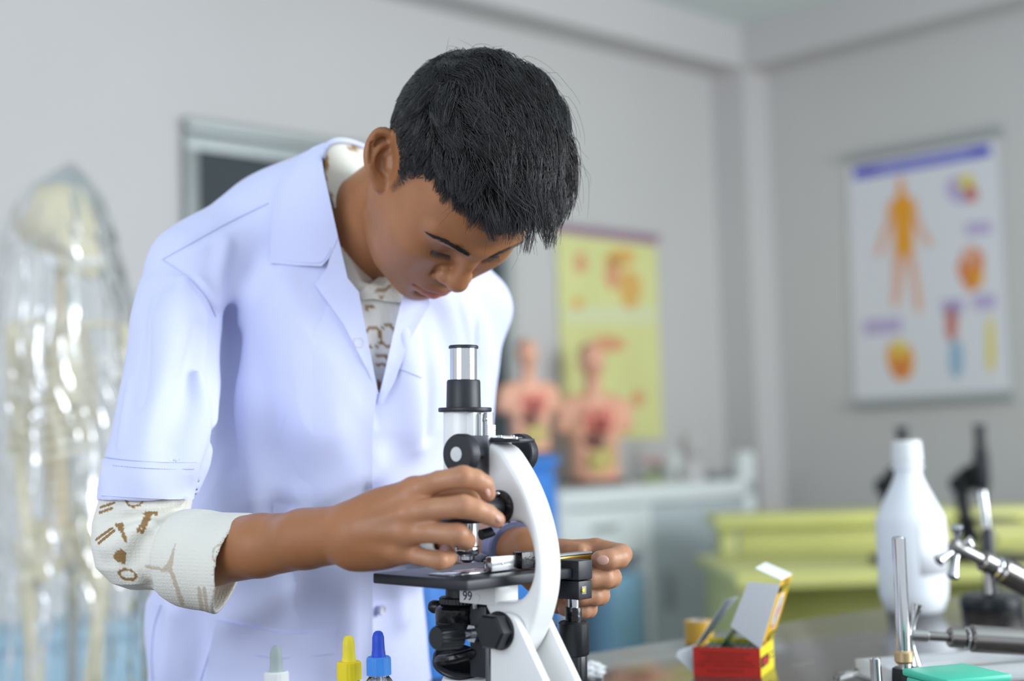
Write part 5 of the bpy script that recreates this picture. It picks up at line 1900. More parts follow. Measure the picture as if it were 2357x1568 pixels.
torso_rows = rowz([(560, 600, 960, 1.47, .085), (620, 500, 1060, 1.475, .105), (720, 492, 1090, 1.475, .118), (850, 490, 1085, 1.475, .122), (1000, 470, 1060, 1.48, .122), (1200, 420, 1000, 1.495, .122), (1370, 346, 968, 1.522, .120), (1568, 350, 990, 1.548, .118), (1900, 336, 1010, 1.57, .122), (2200, 326, 1030, 1.58, .125)])
Fc_ = Field()
Fc_.put(f_rows(torso_rows))
Fc_.put(f_chain([W(735, 560, 1.46), W(580, 572, 1.43), W(446, 630, 1.385)], [.078, .058, .048]), .022)
Fc_.put(f_chain([W(850, 600, 1.47), W(980, 650, 1.53), W(1085, 705, 1.58)], [.070, .052, .046]), .05)
# collar stand round the neck
cax = np.array([.84, -.36, .40])
cax /= np.linalg.norm(cax)
cc = W(798, 500, 1.435)
Fc_.put(f_cone(cc - cax * .075, cc + cax * .005, .084, .078), .025)
# right sleeve
sl_rows = rowz([(592, 380, 510, 1.378, .030), (650, 330, 512, 1.37, .050), (740, 308, 506, 1.35, .058), (880, 285, 502, 1.325, .060), (1000, 258, 496, 1.30, .060), (1080, 242, 478, 1.285, .058), (1146, 231, 450, 1.275, .054)])
Fc_.put(f_rows(sl_rows), .012)
# left sleeve
ll_rows = rowz([(640, 1010, 1118, 1.585, .04), (700, 985, 1146, 1.585, .055), (820, 975, 1147, 1.575, .058), (960, 968, 1140, 1.56, .058), (1080, 960, 1128, 1.54, .056), (1150, 955, 1112, 1.525, .052)])
Fc_.put(f_rows(ll_rows), .018)


def surf_pts(bv_, pts, lift=0.0):
    out = []
    for x, y in pts:
        h, n = cast(bv_, x, y)
        if h is not None:
            out.append(np.array(h) + np.array(n) * lift)
    return out


v0, q0_ = Fc_.mesh(.0045)
bv0 = bvh_of(v0, q0_)
# drapery: ridges and valleys of the cloth
folds = [([(500, 690), (502, 800), (500, 900), (498, 1000), (480, 1090), (458, 1140)], .006, -1, .012),
         ([(382, 600), (440, 640), (486, 700), (500, 760)], .0035, -1, .010), ([(372, 592), (420, 575), (520, 520), (620, 470)], .0025, -1, .006),
         ([(590, 700), (585, 860), (575, 1000), (585, 1140)], .010, 1, .035), ([(660, 640), (690, 800), (740, 960), (800, 1090)], .010, 1, .040),
         ([(540, 720), (536, 900), (530, 1060)], .003, -1, .030), ([(700, 1160), (780, 1130), (850, 1060)], .006, 1, .03), ([(640, 1190), (740, 1200), (850, 1150)], .006, -1, .03),
         ([(400, 700), (380, 850), (350, 1000), (330, 1100)], .008, 1, .03), ([(470, 760), (440, 900), (400, 1020)], .006, -1, .025), ([(455, 860), (470, 960), (440, 1080)], .005, 1, .018),
         ([(540, 1420), (600, 1390), (680, 1350)], .005, 1, .030), ([(400, 1420), (395, 1500), (390, 1568)], .007, 1, .025), ([(450, 1400), (460, 1480), (450, 1568)], .005, -1, .02),
         ([(640, 640), (600, 680), (560, 740)], .005, 1, .02), ([(930, 780), (950, 900), (960, 1020)], .008, 1, .03), ([(1000, 700), (1040, 800), (1060, 900)], .007, -1, .025), ([(985, 690), (990, 850), (985, 1000)], .006, -1, .015), ([(1100, 720), (1110, 860), (1100, 1000)], .007, 1, .025),
         ([(905, 1180), (910, 1300), (920, 1420)], .006, 1, .025), ([(790, 1300), (800, 1420), (790, 1540)], .008, 1, .03), ([(700, 1320), (710, 1440), (690, 1560)], .006, -1, .025)]
folds += [([(452, 640), (478, 668), (496, 705)], .003, 1, .007), 
          ([(655, 1195), (700, 1176), (750, 1150), (790, 1112)], .004, 1, .010), ([(520, 560), (505, 620), (498, 690)], .004, 1, .012),
          ([(745, 780), (780, 860), (815, 930), (845, 985)], .004, 1, .012), ([(350, 760), (335, 850), (322, 930)], .004, -1, .010), ([(300, 880), (290, 960), (280, 1030)], .004, 1, .010),
          ([(905, 740), (915, 800), (905, 860)], .003, -1, .008), ([(1060, 700), (1075, 770), (1080, 850)], .004, 1, .010), ([(420, 640), (400, 720), (396, 800)], .004, 1, .014), ([(365, 630), (352, 700), (345, 760)], .003, -1, .010)]
for pts, r_, sg, k in folds:
    P_ = surf_pts(bv0, catmull([np.array(q, float) for q in pts], 4), 0.0)
    if len(P_) < 2:
        continue
    P_ = [q + np.array([0, (r_ * .45 if sg > 0 else -r_ * (.50 if k > .0145 else .95)), 0]) for q in P_]
    n_ = len(P_)
    rr = [r_ * (.35 + .65 * math.sin(math.pi * (i + .5) / n_)) for i in range(n_)]
    Fc_.put(f_chain(P_, rr), k, 'u' if sg > 0 else 's')


def wrinkle(P):
    x, y, z = P[:, 0], P[:, 1], P[:, 2]
    w = np.sin(x * 52 + 6 * np.sin(z * 9) + 3 * np.sin(y * 30)) * .0011 + np.sin(x * 23 + y * 31 - z * 17 + 2.2 * np.sin(z * 21 + x * 14)) * .0012
    return w + np.sin(z * 61 + x * 40 + 3 * np.sin(x * 33)) * .0006


lo_, hi_ = v0.min(0) - .02, v0.max(0) + .02
Fc_.put((wrinkle, lo_, hi_), 0, 'd')
# hollow collar, hollow sleeve ends and the open V at the front


def collar_cut(P):
    d = (P - cc) @ cax
    r = np.linalg.norm((P - cc) - d[:, None] * cax, axis=1)
    top = -(d - .0)                        # removes everything beyond the collar edge close to the neck
    return np.maximum(np.maximum(top, r - .096), (P - cc) @ np.array([.2, .3, -1.0]) - .16)


Fc_.put((collar_cut, cc - .18, cc + .18), .002, 's')
Fc_.put(f_cone(cc - cax * .05, cc + cax * .05, .074, .0735), .003, 's')
Vpoly = [(768, 560), (800, 640), (826, 690), (848, 790), (869, 915), (884, 860), (905, 770), (926, 684), (915, 640), (890, 560)]
VP = np.array(Vpoly, float)


def vcut(P):
    xy, d = pix(P)
    s2 = poly_sd(xy, VP) / FPX * d
    return np.maximum(s2, P[:, 1] - 1.425)


va = np.array([W(x, y, 1.30) for x, y in Vpoly] + [W(x, y, 1.45) for x, y in Vpoly])
Fc_.put((vcut, va.min(0), va.max(0)), .002, 's')
a0, a1 = W(352, 1000, 1.30), W(340, 1180, 1.275)
Fc_.put(f_rows([(r[0] - .0, r[1], r[2], r[3] - .004, r[4] - .004) for r in rowz([(1060, 246, 482, 1.288, .058), (1152, 229, 450, 1.275, .054)])]), .001, 's')
Fc_.put(f_rows([(r[0], r[1], r[2], r[3] - .004, r[4] - .004) for r in rowz([(1080, 960, 1128, 1.54, .056), (1156, 955, 1112, 1.525, .052)])]), .001, 's')
cv, cf = Fc_.mesh(.0024, smooth=2)
coat = mesh_obj('lab_coat', cv, cf, M_coat, pe, keep_world=True)
bvhC = bvh_of(cv, cf)
rng_d = (1.15, 1.62)
# his right front panel laps over the other one
panel = [(868, 905), (862, 950), (857, 1000), (857, 1120), (857, 1300), (858, 1450), (860, 1580), (640, 1580), (620, 1300), (640, 1000), (700, 800), (760, 700), (800, 690), (838, 780)]
PN = np.array(panel, float)


def panel_off(q):
    return .0052 - .0078 * min(1, max(0, (845 - q[0]) / 190.0))


sheet('front_panel', panel, bvhC, M_coat, coat, thick=.0022, step=16, offfn=panel_off, dclamp=rng_d)
sheet('lapel', [(778, 545), (800, 640), (826, 672), (836, 730), (850, 800), (872, 912), (845, 850), (790, 745), (725, 655), (752, 618), (760, 590)], bv0, M_coat, coat, off=.0075, thick=.0018, step=12, smooth_it=8, dclamp=(1.15, 1.46))
sheet('lapel', [(926, 684), (905, 770), (888, 850), (870, 925), (880, 930), (908, 880), (945, 780), (990, 700), (975, 640), (940, 640)], bv0, M_coat, coat, off=.006, thick=.0018, step=12, smooth_it=8, dclamp=(1.15, 1.55))
sheet('collar', [(760, 328), (744, 329), (718, 340), (694, 358), (668, 388), (640, 421), (628, 470), (623, 540), (622, 606), (680, 611), (740, 613), (756, 596), (770, 566), (778, 545), (768, 500), (756, 445), (745, 395), (741, 366), (749, 346)], bv0, M_coat, coat, off=.008, thick=.0026, step=11, smooth_it=10, nofall=True)
h0, _n = cast(bv0, 750, 340)
d0 = h0[1] - .006 if h0 else 1.43
MB().tube(catmull([W(742, 366, d0 - .008), W(746, 345, d0 - .002), W(758, 330, d0 + .012), W(778, 323, d0 + .035), W(806, 326, d0 + .06), W(840, 338, d0 + .075)], 5), .0026, 10).build('collar_edge', M_coat, coat, keep_world=True)
sheet('hip_pocket', [(498, 1428), (560, 1440), (640, 1458), (700, 1460), (776, 1446), (776, 1580), (470, 1580), (482, 1500)], bvhC, M_coat, coat, off=.0030, thick=.0014, step=16, smooth_it=3, dclamp=rng_d)
# stitched hem on the sleeve: a doubled band
hem = [(234, 1056), (300, 1062), (380, 1066), (462, 1066), (454, 1110), (446, 1149), (390, 1150), (310, 1146), (231, 1141)]
sheet('sleeve_hem', hem, bvhC, M_coat, coat, off=.0016, thick=.0012, step=14, smooth_it=3, dclamp=(1.15, 1.33))
# sewn seams and rows of top-stitching
M_seam = mat('seam_thread', srgb(194, 200, 238), .8)


def seam(pts, bv_, r_=.0007, lift=.0004, m_=None, nm='seam'):
    P_ = []
    for x, y in catmull([np.array(q, float) for q in pts], 8):
        h, n = cast(bv_, x, y)
        if h is not None and h[1] < 1.6:
            P_.append(np.array(h) + np.array(n) * lift)
    if len(P_) > 2:
        MB().tube(P_, r_, 6).build(nm, m_ or M_seam, coat, keep_world=True)


seam([(374, 598), (410, 622), (448, 652), (480, 690), (497, 730)], bvhC, .0007)
seam([(374, 598), (430, 566), (520, 516), (618, 468)], bvhC, .0005)
seam([(886, 838), (930, 852), (970, 870)], bvhC, .0006)
seam([(238, 1052), (300, 1060), (380, 1065), (452, 1065)], bvhC, .0006)
seam([(505, 1436), (490, 1480), (474, 1530), (462, 1568)], bvhC, .0008)
seam([(372, 1392), (356, 1440), (350, 1500), (352, 1566)], bvhC, .0008)


def stitches(pts, bv_, lift, n=26):
    Q = catmull([np.array(q, float) for q in pts], 12)
    Q = [Q[int(i * (len(Q) - 1) / n)] for i in range(n + 1)]
    b_ = MB()
    for a_, c_ in zip(Q[:-1], Q[1:]):
        e_ = a_ + (c_ - a_) * .62
        h0_, n0_ = cast(bv_, *a_)
        h1_, n1_ = cast(bv_, *e_)
        if h0_ is not None and h1_ is not None and max(h0_[1], h1_[1]) < 1.6:
            ry_0 = (Vector(CAM) - h0_).normalized() * lift
            b_.tube([h0_ + ry_0, h1_ + ry_0], .0004, 5)
    o_ = b_.build('stitching', M_seam, coat, keep_world=True)
    o_['kind'] = 'stuff'


stitches([(630, 598), (690, 604), (740, 603), (762, 570)], bv0, .0084, 40)
stitches([(242, 1070), (310, 1076), (390, 1080), (448, 1080)], bvhC, .0020, 60)
stitches([(588, 1508), (640, 1514), (700, 1512), (770, 1504)], bvhC, .0034, 40)
M_btn = mat('pearl_button', srgb(206, 206, 222), .3)
for x, y in ((870, 1402), (826, 790)):
    h, n = cast(bvhC, x, y)
    if h:
        MB().lathe([(0, 0), (.0028, .0004), (.0036, .0014), (.0052, .0016), (.0056, .0006), (.0054, -.001), (0, -.001)], 28, to_z(h + n * .0055, n)).build('button', M_btn, coat, keep_world=True)

# ------------------------------------------------------------------ printed shirt
M_shirt = mat('waffle_shirt', srgb(226, 222, 210), .85, spec=.2, vcol='tint', waffle=.55, wscale=330)
SH = np.array(srgb(226, 224, 214))
BR = np.array(srgb(150, 118, 78))
BR2 = np.array(srgb(196, 184, 166))


def print_shirt(V_, shapes):
    xy, _ = pix(V_)
    c_ = np.tile(SH, (len(V_), 1))
    for kind, dat, col in shapes:
        if kind == 'p':
            m_ = poly_sd(xy, dat) < 0
        elif kind == 'r':
            x, y, rx, ry2, w, an = dat
            a_ = math.radians(an)
            u, v_ = (xy[:, 0] - x) * math.cos(a_) + (xy[:, 1] - y) * math.sin(a_), -(xy[:, 0] - x) * math.sin(a_) + (xy[:, 1] - y) * math.cos(a_)
            e = np.sqrt((u / rx) ** 2 + (v_ / ry2) ** 2)
            m_ = (e < 1) & (e > 1 - w / min(rx, ry2))
        else:
            x0, y0, x1, y1, w = dat
            a_, b_ = np.array([x0, y0]), np.array([x1, y1])
            t = np.clip(((xy - a_) @ (b_ - a_)) / ((b_ - a_) @ (b_ - a_)), 0, 1)
            m_ = np.linalg.norm(xy - a_ - t[:, None] * (b_ - a_), axis=1) < w
        c_[m_] = col
    return c_


# chest of the shirt, seen in the V
Fs = Field()
Fs.put(f_rows([(r[0], r[1], r[2], r[3] - .010, r[4] - .010) for r in torso_rows[::-1]][::-1]))
Fs.put(f_cone(cc - cax * .060, cc + cax * .0, .070, .0715), .015)
Fs.put(f_chain([W(735, 565, 1.465), W(446, 640, 1.39)], [.056, .030]), .012)
Fs.put(f_chain([W(850, 605, 1.475), W(1085, 710, 1.585)], [.050, .026]), .012)


def collar_cut2(P):
    d = (P - cc) @ cax
    r = np.linalg.norm((P - cc) - d[:, None] * cax, axis=1)
    return np.maximum(np.maximum(-(d - .007), r - .096), (P - cc) @ np.array([.2, .3, -1.0]) - .16)


Fs.put((collar_cut2, cc - .18, cc + .18), .001, 's')
Fs.put(f_cone(cc - cax * .05, cc + cax * .05, .0690, .0688), .002, 's')
Fs.put((wrinkle, lo_, hi_), 0, 'd')
sv, sf = Fs.mesh(.0030, smooth=1)
shirt = mesh_obj('shirt', sv, sf, M_shirt, pe, keep_world=True)
chest = [('r', (858, 778, 22, 27, 5, 0), BR), ('r', (892, 772, 20, 28, 5, 0), BR), ('s', (868, 822, 890, 820, 3), BR), ('s', (868, 830, 892, 829, 3), BR), ('s', (868, 840, 890, 838, 3), BR), ('s', (872, 880, 872, 910, 6), BR),
         ('p', [(836, 716), (842, 700), (880, 700), (860, 708)], BR), ('r', (818, 332, 12, 6, 5, 0), BR), ('s', (748, 360, 746, 380, 6), BR), ('s', (750, 404, 756, 430, 4), BR), ('s', (758, 470, 764, 490, 4), BR)]
vcolor(shirt, print_shirt(sv, chest))
bvhS = bvh_of(sv, sf)
# shirt collar: leaf under the chin and the band standing against the neck
both = bvhS
o = sheet('shirt_collar', [(824, 676), (850, 655), (880, 632), (905, 636), (930, 672), (922, 697), (890, 694), (860, 688), (834, 690)], bvhS, M_shirt, shirt, off=.006, thick=.0015, step=9, smooth_it=6, dclamp=(1.2, 1.44))
vv = np.array([v.co[:] for v in o.data.vertices])
vcolor(o, print_shirt(vv, [('p', [(868, 668), (895, 656), (900, 664), (878, 674)], BR), ('s', (870, 686, 900, 690, 2), BR)]))

# standing band of the shirt collar round the back of the neck
bp_ = catmull([W(747, 372, d0 - .004), W(752, 350, d0 + .004), W(764, 336, d0 + .018), W(784, 331, d0 + .040), W(810, 334, d0 + .062), W(842, 346, d0 + .075)], 5)
bq_ = catmull([W(772, 480, d0 - .008), W(790, 440, d0 + .008), W(812, 420, d0 + .026), W(832, 410, d0 + .044), W(850, 404, d0 + .060), W(872, 404, d0 + .072)], 5)
n_ = len(bp_)
rw = [[bp_[i] * (1 - u) + bq_[i] * u + np.array([-.003, .002, 0]) * math.sin(u * 3.14) for u in np.linspace(0, 1, 9)] for i in range(n_)]
V_ = [q for r_ in rw for q in r_] + [q + np.array([-.0012, .0012, 0]) for r_ in rw for q in r_]
k_ = n_ * 9
F_ = []
for i in range(n_ - 1):
    for u in range(8):
        a_ = i * 9 + u
        F_ += [(a_, a_ + 1, a_ + 10, a_ + 9), (a_ + k_, a_ + 9 + k_, a_ + 10 + k_, a_ + 1 + k_)]
    F_.append((i * 9, (i + 1) * 9, (i + 1) * 9 + k_, i * 9 + k_))
o = mesh_obj('collar_band', V_, F_, M_shirt, shirt, keep_world=True)
vcolor(o, print_shirt(np.array(V_), [('r', (812, 340, 14, 7, 6, 5), BR), ('s', (750, 362, 749, 384, 7), BR), ('s', (752, 408, 758, 412, 3), BR), ('s', (753, 418, 760, 422, 3), BR), ('p', [(756, 440), (770, 452), (766, 470)], BR)]))

# rolled sleeve of the right arm
Fr = Field()
Fr.put(f_rows(rowz([(1100, 236, 440, 1.285, .048), (1150, 232, 440, 1.28, .050), (1200, 219, 430, 1.272, .052), (1250, 217, 420, 1.268, .052), (1300, 228, 410, 1.265, .050), (1335, 262, 400, 1.263, .042), (1352, 300, 380, 1.262, .025)])), .0)
ca, cb_ = W(372, 1262, 1.262), W(530, 1300, 1.212)
cdir = (cb_ - ca) / np.linalg.norm(cb_ - ca)
Fr.put(f_chain([W(400, 1268, 1.25), W(450, 1286, 1.235), W(560, 1304, 1.205)], [.036, .0402, .0448], k=.01), .004)
# opening plane of the cuff
pn = np.cross(W(586, 1186, 1.19) - W(498, 1420, 1.20), W(568, 1312, 1.262) - W(498, 1420, 1.20))
pn /= np.linalg.norm(pn)
if pn[0] < 0:
    pn = -pn
pc = W(545, 1290, 1.20)


def cuff_cut(P):
    return -((P - pc) @ pn)


Fr.put((cuff_cut, pc - .1, pc + .1), .004, 's')
Fr.put(f_chain([W(480, 1290, 1.230), W(560, 1304, 1.205), W(640, 1318, 1.18)], [.0365, .0408, .0425]), .003, 's')
wf = [([(345, 1352), (334, 1300), (340, 1250), (372, 1190), (430, 1158)], .0045, -1, .006), ([(240, 1200), (290, 1196), (330, 1186), (380, 1160)], .005, -1, .012), ([(250, 1260), (300, 1230), (340, 1215)], .005, 1, .012), ([(300, 1300), (320, 1270), (335, 1240)], .004, -1, .010), ([(300, 1170), (360, 1165), (410, 1150)], .004, 1, .010)]
vr0, qr0 = Fr.mesh(.005)
bvr0 = bvh_of(vr0, qr0)
for pts, r_, sg, k in wf:
    P_ = surf_pts(bvr0, catmull([np.array(q, float) for q in pts], 4))
    P_ = [q + np.array([0, (r_ * .5 if sg > 0 else -r_ * .45), 0]) for q in P_]
    if len(P_) > 1:
        Fr.put(f_chain(P_, [r_] * len(P_)), k, 'u' if sg > 0 else 's')
rv, rf = Fr.mesh(.0015, smooth=1)
cuff = mesh_obj('rolled_sleeve', rv, rf, M_shirt, pe, keep_world=True)
cshapes = [('r', (310, 1150, 22, 18, 5, -20), BR), ('s', (232, 1168, 262, 1158, 3), BR), ('s', (230, 1180, 258, 1170, 3), BR), ('s', (222, 1242, 258, 1216, 3), BR), ('s', (228, 1250, 262, 1222, 3), BR), ('p', [(262, 1206), (284, 1204), (286, 1226), (294, 1246), (288, 1252), (278, 1228)], BR),
           ('p', [(258, 1280), (276, 1263), (291, 1272), (288, 1300), (270, 1294)], BR), ('r', (294, 1323, 23, 14, 5, 15), BR), ('s', (318, 1222, 338, 1186, 4), BR), ('s', (326, 1226, 348, 1184, 4), BR), ('s', (335, 1182, 360, 1182, 4), BR),
           ('p', [(404, 1248), (386, 1296), (370, 1310), (378, 1316), (396, 1316)], BR2), ('s', (338, 1304, 376, 1312, 4), BR2), ('r', (505, 1275, 17, 24, 4, 10), BR2), ('s', (458, 1356, 466, 1412, 5), BR2), ('s', (470, 1356, 478, 1416, 4), BR2), ('s', (396, 1320, 420, 1390, 5), BR2)]
vcolor(cuff, print_shirt(rv, cshapes))
# the other rolled sleeve
Fr2 = Field().put(f_chain([W(1035, 1130, 1.525), W(1020, 1205, 1.49), W(1060, 1226, 1.45)], [.048, .046, .042], k=.01)).put(f_cone(W(1050, 1222, 1.46), W(1120, 1245, 1.39), .036, .036), .003, 's')
v, q = Fr2.mesh(.003)
o = mesh_obj('rolled_sleeve', v, q, M_shirt, pe, keep_world=True)
vcolor(o, np.tile(SH, (len(v), 1)))
# trousers and shoes below the coat
Ft = Field()
for sx, px_ in ((-1, 560), (1, 780)):
    Ft.put(f_chain([W(px_, 1640, 1.60 + sx * .02), np.array([W(px_, 1640, 1.60)[0], 1.61 + sx * .02, .45]), np.array([W(px_, 1640, 1.60)[0], 1.63 + sx * .02, .05])], [.08, .07, .06]), .02)
v, q = Ft.mesh(.008)
mesh_obj('trousers', v, q, mat('navy_cloth', srgb(44, 48, 66), .85), pe, keep_world=True)
for sx, px_ in ((-1, 560), (1, 780)):
    c_ = np.array([W(px_, 1640, 1.60)[0] + .04, 1.58 + sx * .02, .035])
    v, q = Field().put(f_ell(c_, (.12, .045, .05), IDF, rot_euler(0, 0, -45))).put(f_plane((0, 0, .0), (0, 0, -1), c_ - .15, c_ + .15), 0, 'i').mesh(.006)
    mesh_obj('shoe', v, q, M_blk, pe, keep_world=True)

# ------------------------------------------------------------------ hair
M_hair = mat('black_hair', (.026, .025, .025), .36, spec=.7, var=.4, vscale=60)
HC = np.array([0, -6, 46.])


def scalp(dirs):
    """local scalp points under directions from the middle of the head"""
    o_ = Vector(hl(HC))
    out = []
    for d_ in dirs:
        w = HR @ d_
        h = bvhB.ray_cast(o_, Vector(w))
        far, last = None, None
        p0 = o_
        while h[0] is not None:
            last = h[0]
            h = bvhB.ray_cast(h[0] + Vector(w) * 1e-4, Vector(w))
        out.append(hloc(np.array(last)) if last is not None else np.array([0, 0, 0.]))
    return np.array(out)


rg = np.random.default_rng(5)


def roots(n, margin=0.0):
    d_ = rg.normal(size=(n * 3, 3))
    d_ /= np.linalg.norm(d_, axis=1)[:, None]
    d_ = d_[(d_[:, 2] > -.75)]
    # quick reject on the ellipsoid before casting
    e = HC + d_ * np.array([73, 95, 80.])
    d_ = d_[poly_sd(e[:, 1:3], np.array(HREG, float)) < 12][:n]
    P = scalp(d_)
    ok = (poly_sd(P[:, 1:3], np.array(HREG, float)) < -margin) & (np.abs(P[:, 0]) < 84)
    ear = (P[:, 0] > 70) & (np.abs(P[:, 1] + 10) < 24) & (P[:, 2] < 30)
    return P[ok & ~ear]


GR = HR.T @ np.array([0, 0, -1.0])


def nrm(P):
    n = (P - HC) / np.array([73, 95, 80.]) ** 2
    return n / np.linalg.norm(n, axis=1)[:, None]


def grow(P, steps, jit, ni_=None):
    n0 = nrm(P)
    el = (P[:, 2] - 46) / 80
    topw = np.clip((el - .30) / .45, 0, 1)
    front = np.clip((P[:, 1] + 10) / 80, 0, 1)
    L = np.interp(el, [-.4, .2, .5, .75, 1.0], [6, 11, 24, 46, 60]) * (1 + .25 * front * topw)
    back = np.clip((-P[:, 1] - 30) / 50, 0, 1)
    L = np.where(back > 0, L * (1 - .35 * back) + back * 6, L)
    bd_ = -poly_sd(P[:, 1:3], np.array(HREG, float))
    L *= np.where(topw < .5, np.clip(bd_ / 16, .3, 1), np.clip(.75 + bd_ / 60, .75, 1.05))
    L *= 1 + rg.uniform(-.22, .22, len(P)) * jit
    lift = topw * (15 + 10 * np.clip((P[:, 1] + 60) / 120, 0, 1) + 16 * np.clip((-P[:, 0] + 10) / 50, 0, 1)) + 3.0 + back * 15 + rg.uniform(-3, 4, len(P)) * topw
    wx = np.sin(P[:, 0] * .11 + P[:, 1] * .06) + np.sin(P[:, 1] * .13 - P[:, 2] * .09 + 1.3)
    wy = np.sin(P[:, 0] * .15 - P[:, 1] * .07 + 2.0)
    fl = np.stack([topw * (-.50 + .35 * wx) + (1 - topw) * .08 * wx, topw * (1.0 + .25 * wy) + (1 - topw) * (.55 - 1.1 * back), (1 - topw) * -1.0 + topw * .05 * wx], 1)
    fl += rg.normal(size=fl.shape) * (.24 * jit)
    fl[:, 0] += topw * .45 * np.sin(P[:, 1] * .21 + P[:, 0] * .05) * np.sin(P[:, 0] * .17 + 1)
    pts = [P + n0 * .2]
    cur = P.copy()
    ph = rg.uniform(0, 6.28, len(P))
    for s_ in range(1, steps + 1):
        t = s_ / steps
        n = nrm(cur)
        tg = fl - (fl * n).sum(1)[:, None] * n + GR[None] * (.45 * t * topw)[:, None]
        tg /= np.linalg.norm(tg, axis=1)[:, None] + 1e-9
        rise = np.where(t < .45, 1.15, .25 - .9 * (t - .45)) * topw + .12
        side = np.cross(n, tg)
        wob = np.sin(t * 7 + ph[ni_] if ni_ is not None else t * 7 + ph)
        cur = cur + (tg + n * rise[:, None] + side * (wob * .34 * topw)[:, None]) * (L / steps)[:, None]
        # never inside the head, never farther out than the volume of the haircut
        k0 = np.sqrt((((cur - HC) / np.array([74, 96, 81.])) ** 2).sum(1))
        out = (k0 - 1) * 82
        mx_ = lift
        sc_ = np.where(out > mx_, (1 + mx_ / 82) / k0, np.where(k0 < 1.014, 1.014 / k0, 1))
        on = (cur[:, 1] < 92)
        cur = np.where(on[:, None], HC + (cur - HC) * sc_[:, None], cur)
        pts.append(cur.copy())
    return np.stack(pts, 1)


def strands_mesh(S_, r0, r1, nseg=3):
    """S_ (n, k, 3) local points -> world verts, quads"""
    n, k, _ = S_.shape
    Wd = S_ * HS @ HR.T + HT
    tg = np.gradient(Wd, axis=1)
    tg /= np.linalg.norm(tg, axis=2)[:, :, None] + 1e-12
    ref = np.array([.3, .2, .93])
    u = np.cross(tg, ref)
    u /= np.linalg.norm(u, axis=2)[:, :, None] + 1e-12
    w = np.cross(tg, u)
    rad = np.linspace(1, 0, k) ** .7
    rad = (r1 + (r0 - r1) * rad)[None, :, None]
    V_ = []
    for j in range(nseg):
        a_ = 2 * math.pi * j / nseg
        V_.append(Wd + (u * math.cos(a_) + w * math.sin(a_)) * rad)
    V_ = np.stack(V_, 2).reshape(-1, 3)
    idx = np.arange(n * k * nseg).reshape(n, k, nseg)
    F_ = np.stack([idx[:, :-1, :], np.roll(idx, -1, 2)[:, :-1, :], np.roll(idx, -1, 2)[:, 1:, :], idx[:, 1:, :]], -1).reshape(-1, 4)
    return V_, F_


RP = roots(16500)
G_ = RP[rg.permutation(len(RP))[:400]]
GS = grow(G_, 8, .9)
SS = grow(RP, 8, 1.0)
# clumping towards the nearest guide lock
dd = (RP ** 2).sum(1)[:, None] + (G_ ** 2).sum(1)[None] - 2 * RP @ G_.T
ni = dd.argmin(1)
tt = np.linspace(0, 1, 9)[None, :, None]
loose = (rg.random(len(RP)) < .06)[:, None, None]
wgt = np.where(loose, .15, .80) * tt ** 1.1
SS = SS * (1 - wgt) + (GS[ni] + (RP - G_[ni])[:, None, :] * .45) * wgt
# a few stray hairs beyond the locks
tp = np.where(RP[:, 2] > 78)[0]
fi = rg.permutation(tp)[:170]
FS = grow(RP[fi], 8, 2.2)
sw = np.linspace(0, 1, 9)[None, :, None] ** 1.6
FS = FS + nrm(RP[fi])[:, None, :] * sw * rg.uniform(2, 13, (len(fi), 1, 1)) + rg.normal(size=(len(fi), 1, 3)) * sw * 6
fv, ff = strands_mesh(FS, .00018, .00008)
hv, hf = strands_mesh(SS, .00034, .00010)
hair = mesh_obj('hair', np.concatenate([hv, fv]), np.concatenate([hf, ff + len(hv)]), M_hair, pe, keep_world=True)
hair['kind'] = 'stuff'
# the dense mass under the outer strands
Hc = Field()
Hc.put(f_ell((0, -6, 46.5), (74.5, 96.5, 82), HF))
Hc.put(f_ell((-9, -4, 66), (70, 90, 76), HF), mm(18))
Hc.put(f_ell((-16, 48, 84), (50, 44, 38), HF), mm(14))
HP = np.array([(97, 66), (84, 72), (66, 78), (40, 84), (0, 84), (-40, 86), (-70, 84), (-140, 84), (-140, 220), (140, 220), (140, 66)], float)


def hcut(P):
    q = hloc(P)
    return (poly_sd(q[:, 1:3], HP) + 3 + 2.5 * np.sin(q[:, 0] * .5) * np.sin(q[:, 1] * .37 + q[:, 2] * .3)) * HS


def hbump(P):
    q = hloc(P)
    return (np.sin(q[:, 0] * .22 + 2 * np.sin(q[:, 1] * .05)) * np.sin(q[:, 1] * .10 + q[:, 0] * .08) * 2.4 + np.sin(q[:, 0] * .55 + q[:, 1] * .2) * .9) * HS


c_ = hl((0, 0, 50))
Hc.put((hbump, c_ - .16, c_ + .16), 0, 'd')
Hc.put((hcut, c_ - .16, c_ + .16), .003, 'i')
v, q = Hc.mesh(.0022, smooth=1)
mesh_obj('hair_mass', v, q, M_hair, hair, keep_world=True)


# eyebrows and lashes
def brow(sx):
    out = []
    for i in range(280):
        t = rg.random()
        w = (1 - abs(t - .25)) * 3.9
        p = np.array([sx * (11 + 42 * t), 99.5 - 4 * t - 14 * t * t + 3, 24 + 9 * math.sin(t * 2.2) - 3.5 * t + rg.normal() * w * .45])
        h = bvhB.find_nearest(Vector(hl(p)))
        b0_ = hloc(np.array(h[0]))
        nn = HR.T @ np.array(h[1])
        d_ = np.array([sx * (.9), -.25 - .3 * t, .55 - 1.0 * t + rg.normal() * .15])
        d_ -= nn * (d_ @ nn)
        d_ /= np.linalg.norm(d_)
        L = rg.uniform(5, 8)
        out.append([b0_ + nn * .1, b0_ + d_ * L * .5 + nn * 1.0, b0_ + d_ * L + nn * .7])
    v_, f_ = strands_mesh(np.array(out), .00028, .00009)
    mesh_obj('eyebrow', v_, f_, M_hair, pe, keep_world=True)


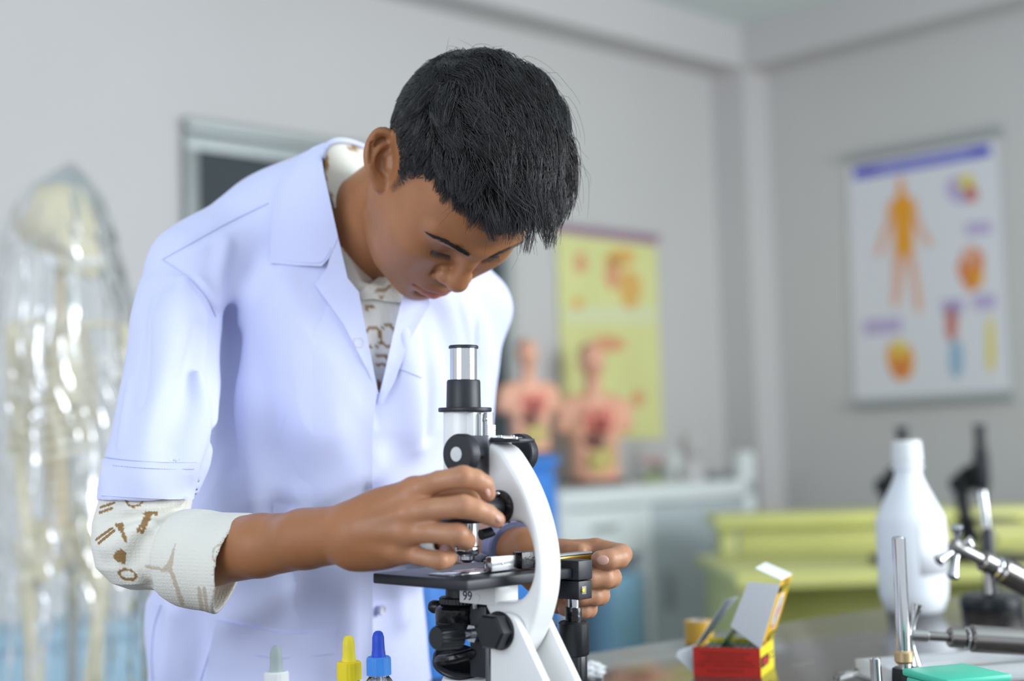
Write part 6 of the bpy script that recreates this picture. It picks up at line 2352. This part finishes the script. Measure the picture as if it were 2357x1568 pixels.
brow(1)
brow(-1)
for sx in (1, -1):
    out = []
    for i in range(54):
        t = i / 53
        p = np.array([sx * (16 + 28 * t), 92 - 10 * t * t - 2 * (1 - t), 2.2 + 2.2 * t])
        h = bvhB.find_nearest(Vector(hl(p)))
        b0_ = hloc(np.array(h[0]))
        nn = HR.T @ np.array(h[1])
        d_ = nn * .75 + np.array([sx * (.5 * t - .1), .3, -.55])
        d_ /= np.linalg.norm(d_)
        L = rg.uniform(5.5, 8) * (.7 + .3 * math.sin(t * 3))
        out.append([b0_, b0_ + d_ * L * .5 + np.array([0, 0, -.8]), b0_ + d_ * L])
    v_, f_ = strands_mesh(np.array(out), .00021, .00007)
    mesh_obj('eyelashes', v_, f_, M_hair, pe, keep_world=True)
    MB().tube([hl(q_[0]) for q_ in out[::3]], [.0002] + [.0004] * (len(out[::3]) - 2) + [.0003], 6).build('lash_line', M_hair, pe, keep_world=True)

# ------------------------------------------------------------------ wristwatch
fa = (LE - LW_) / np.linalg.norm(LE - LW_)
wc = LW_ + fa * .006
wm_ = to_z(wc, fa)
wt = empty('wristwatch', tuple(wc), 0, 'wristwatch with a lavender grey perforated strap on the left wrist', 'wristwatch')
M_strap = mat('lavender_strap', srgb(120, 124, 158), .5)
M_wblk = mat('watch_black', srgb(26, 26, 32), .35)
MB().lathe([(.0246, -.0095), (.0270, -.0095), (.0274, 0), (.0270, .0095), (.0246, .0095), (.0246, -.0095)], 56, wm_).build('strap', M_strap, wt, keep_world=True)
MB().lathe([(.0232, -.0088), (.0246, -.0088), (.0246, .0088), (.0232, .0088), (.0232, -.0088)], 56, wm_).build('strap_lining', M_wblk, wt, keep_world=True)
for k in range(14):
    a_ = 2 * math.pi * k / 18 + .6
    d_ = Vector((math.cos(a_), math.sin(a_), 0))
    MB().lathe([(0, 0), (.0016, 0), (.0016, .0007), (0, .0007)], 12, wm_ @ to_z(d_ * .0270, d_)).build('strap_hole', M_wblk, wt, keep_world=True)
    MB().lathe([(0, 0), (.0016, 0), (.0016, .0004), (0, .0004)], 12, wm_ @ to_z(d_ * .0264 + Vector((0, 0, -.0095)), (0, 0, -1))).build('strap_hole', M_wblk, wt, keep_world=True)
cd_ = wm_ @ Matrix.Rotation(-.6, 4, 'Z')
MB().box((.0255, -.016, -.018), (.0355, .016, .018), .003, cd_).build('watch_case', M_wblk, wt, keep_world=True)
MB().box((.0356, -.0135, -.0155), (.0361, .0135, .0155), .0004, cd_).build('watch_face', mat('watch_glass', (.01, .01, .012), .05), wt, keep_world=True)
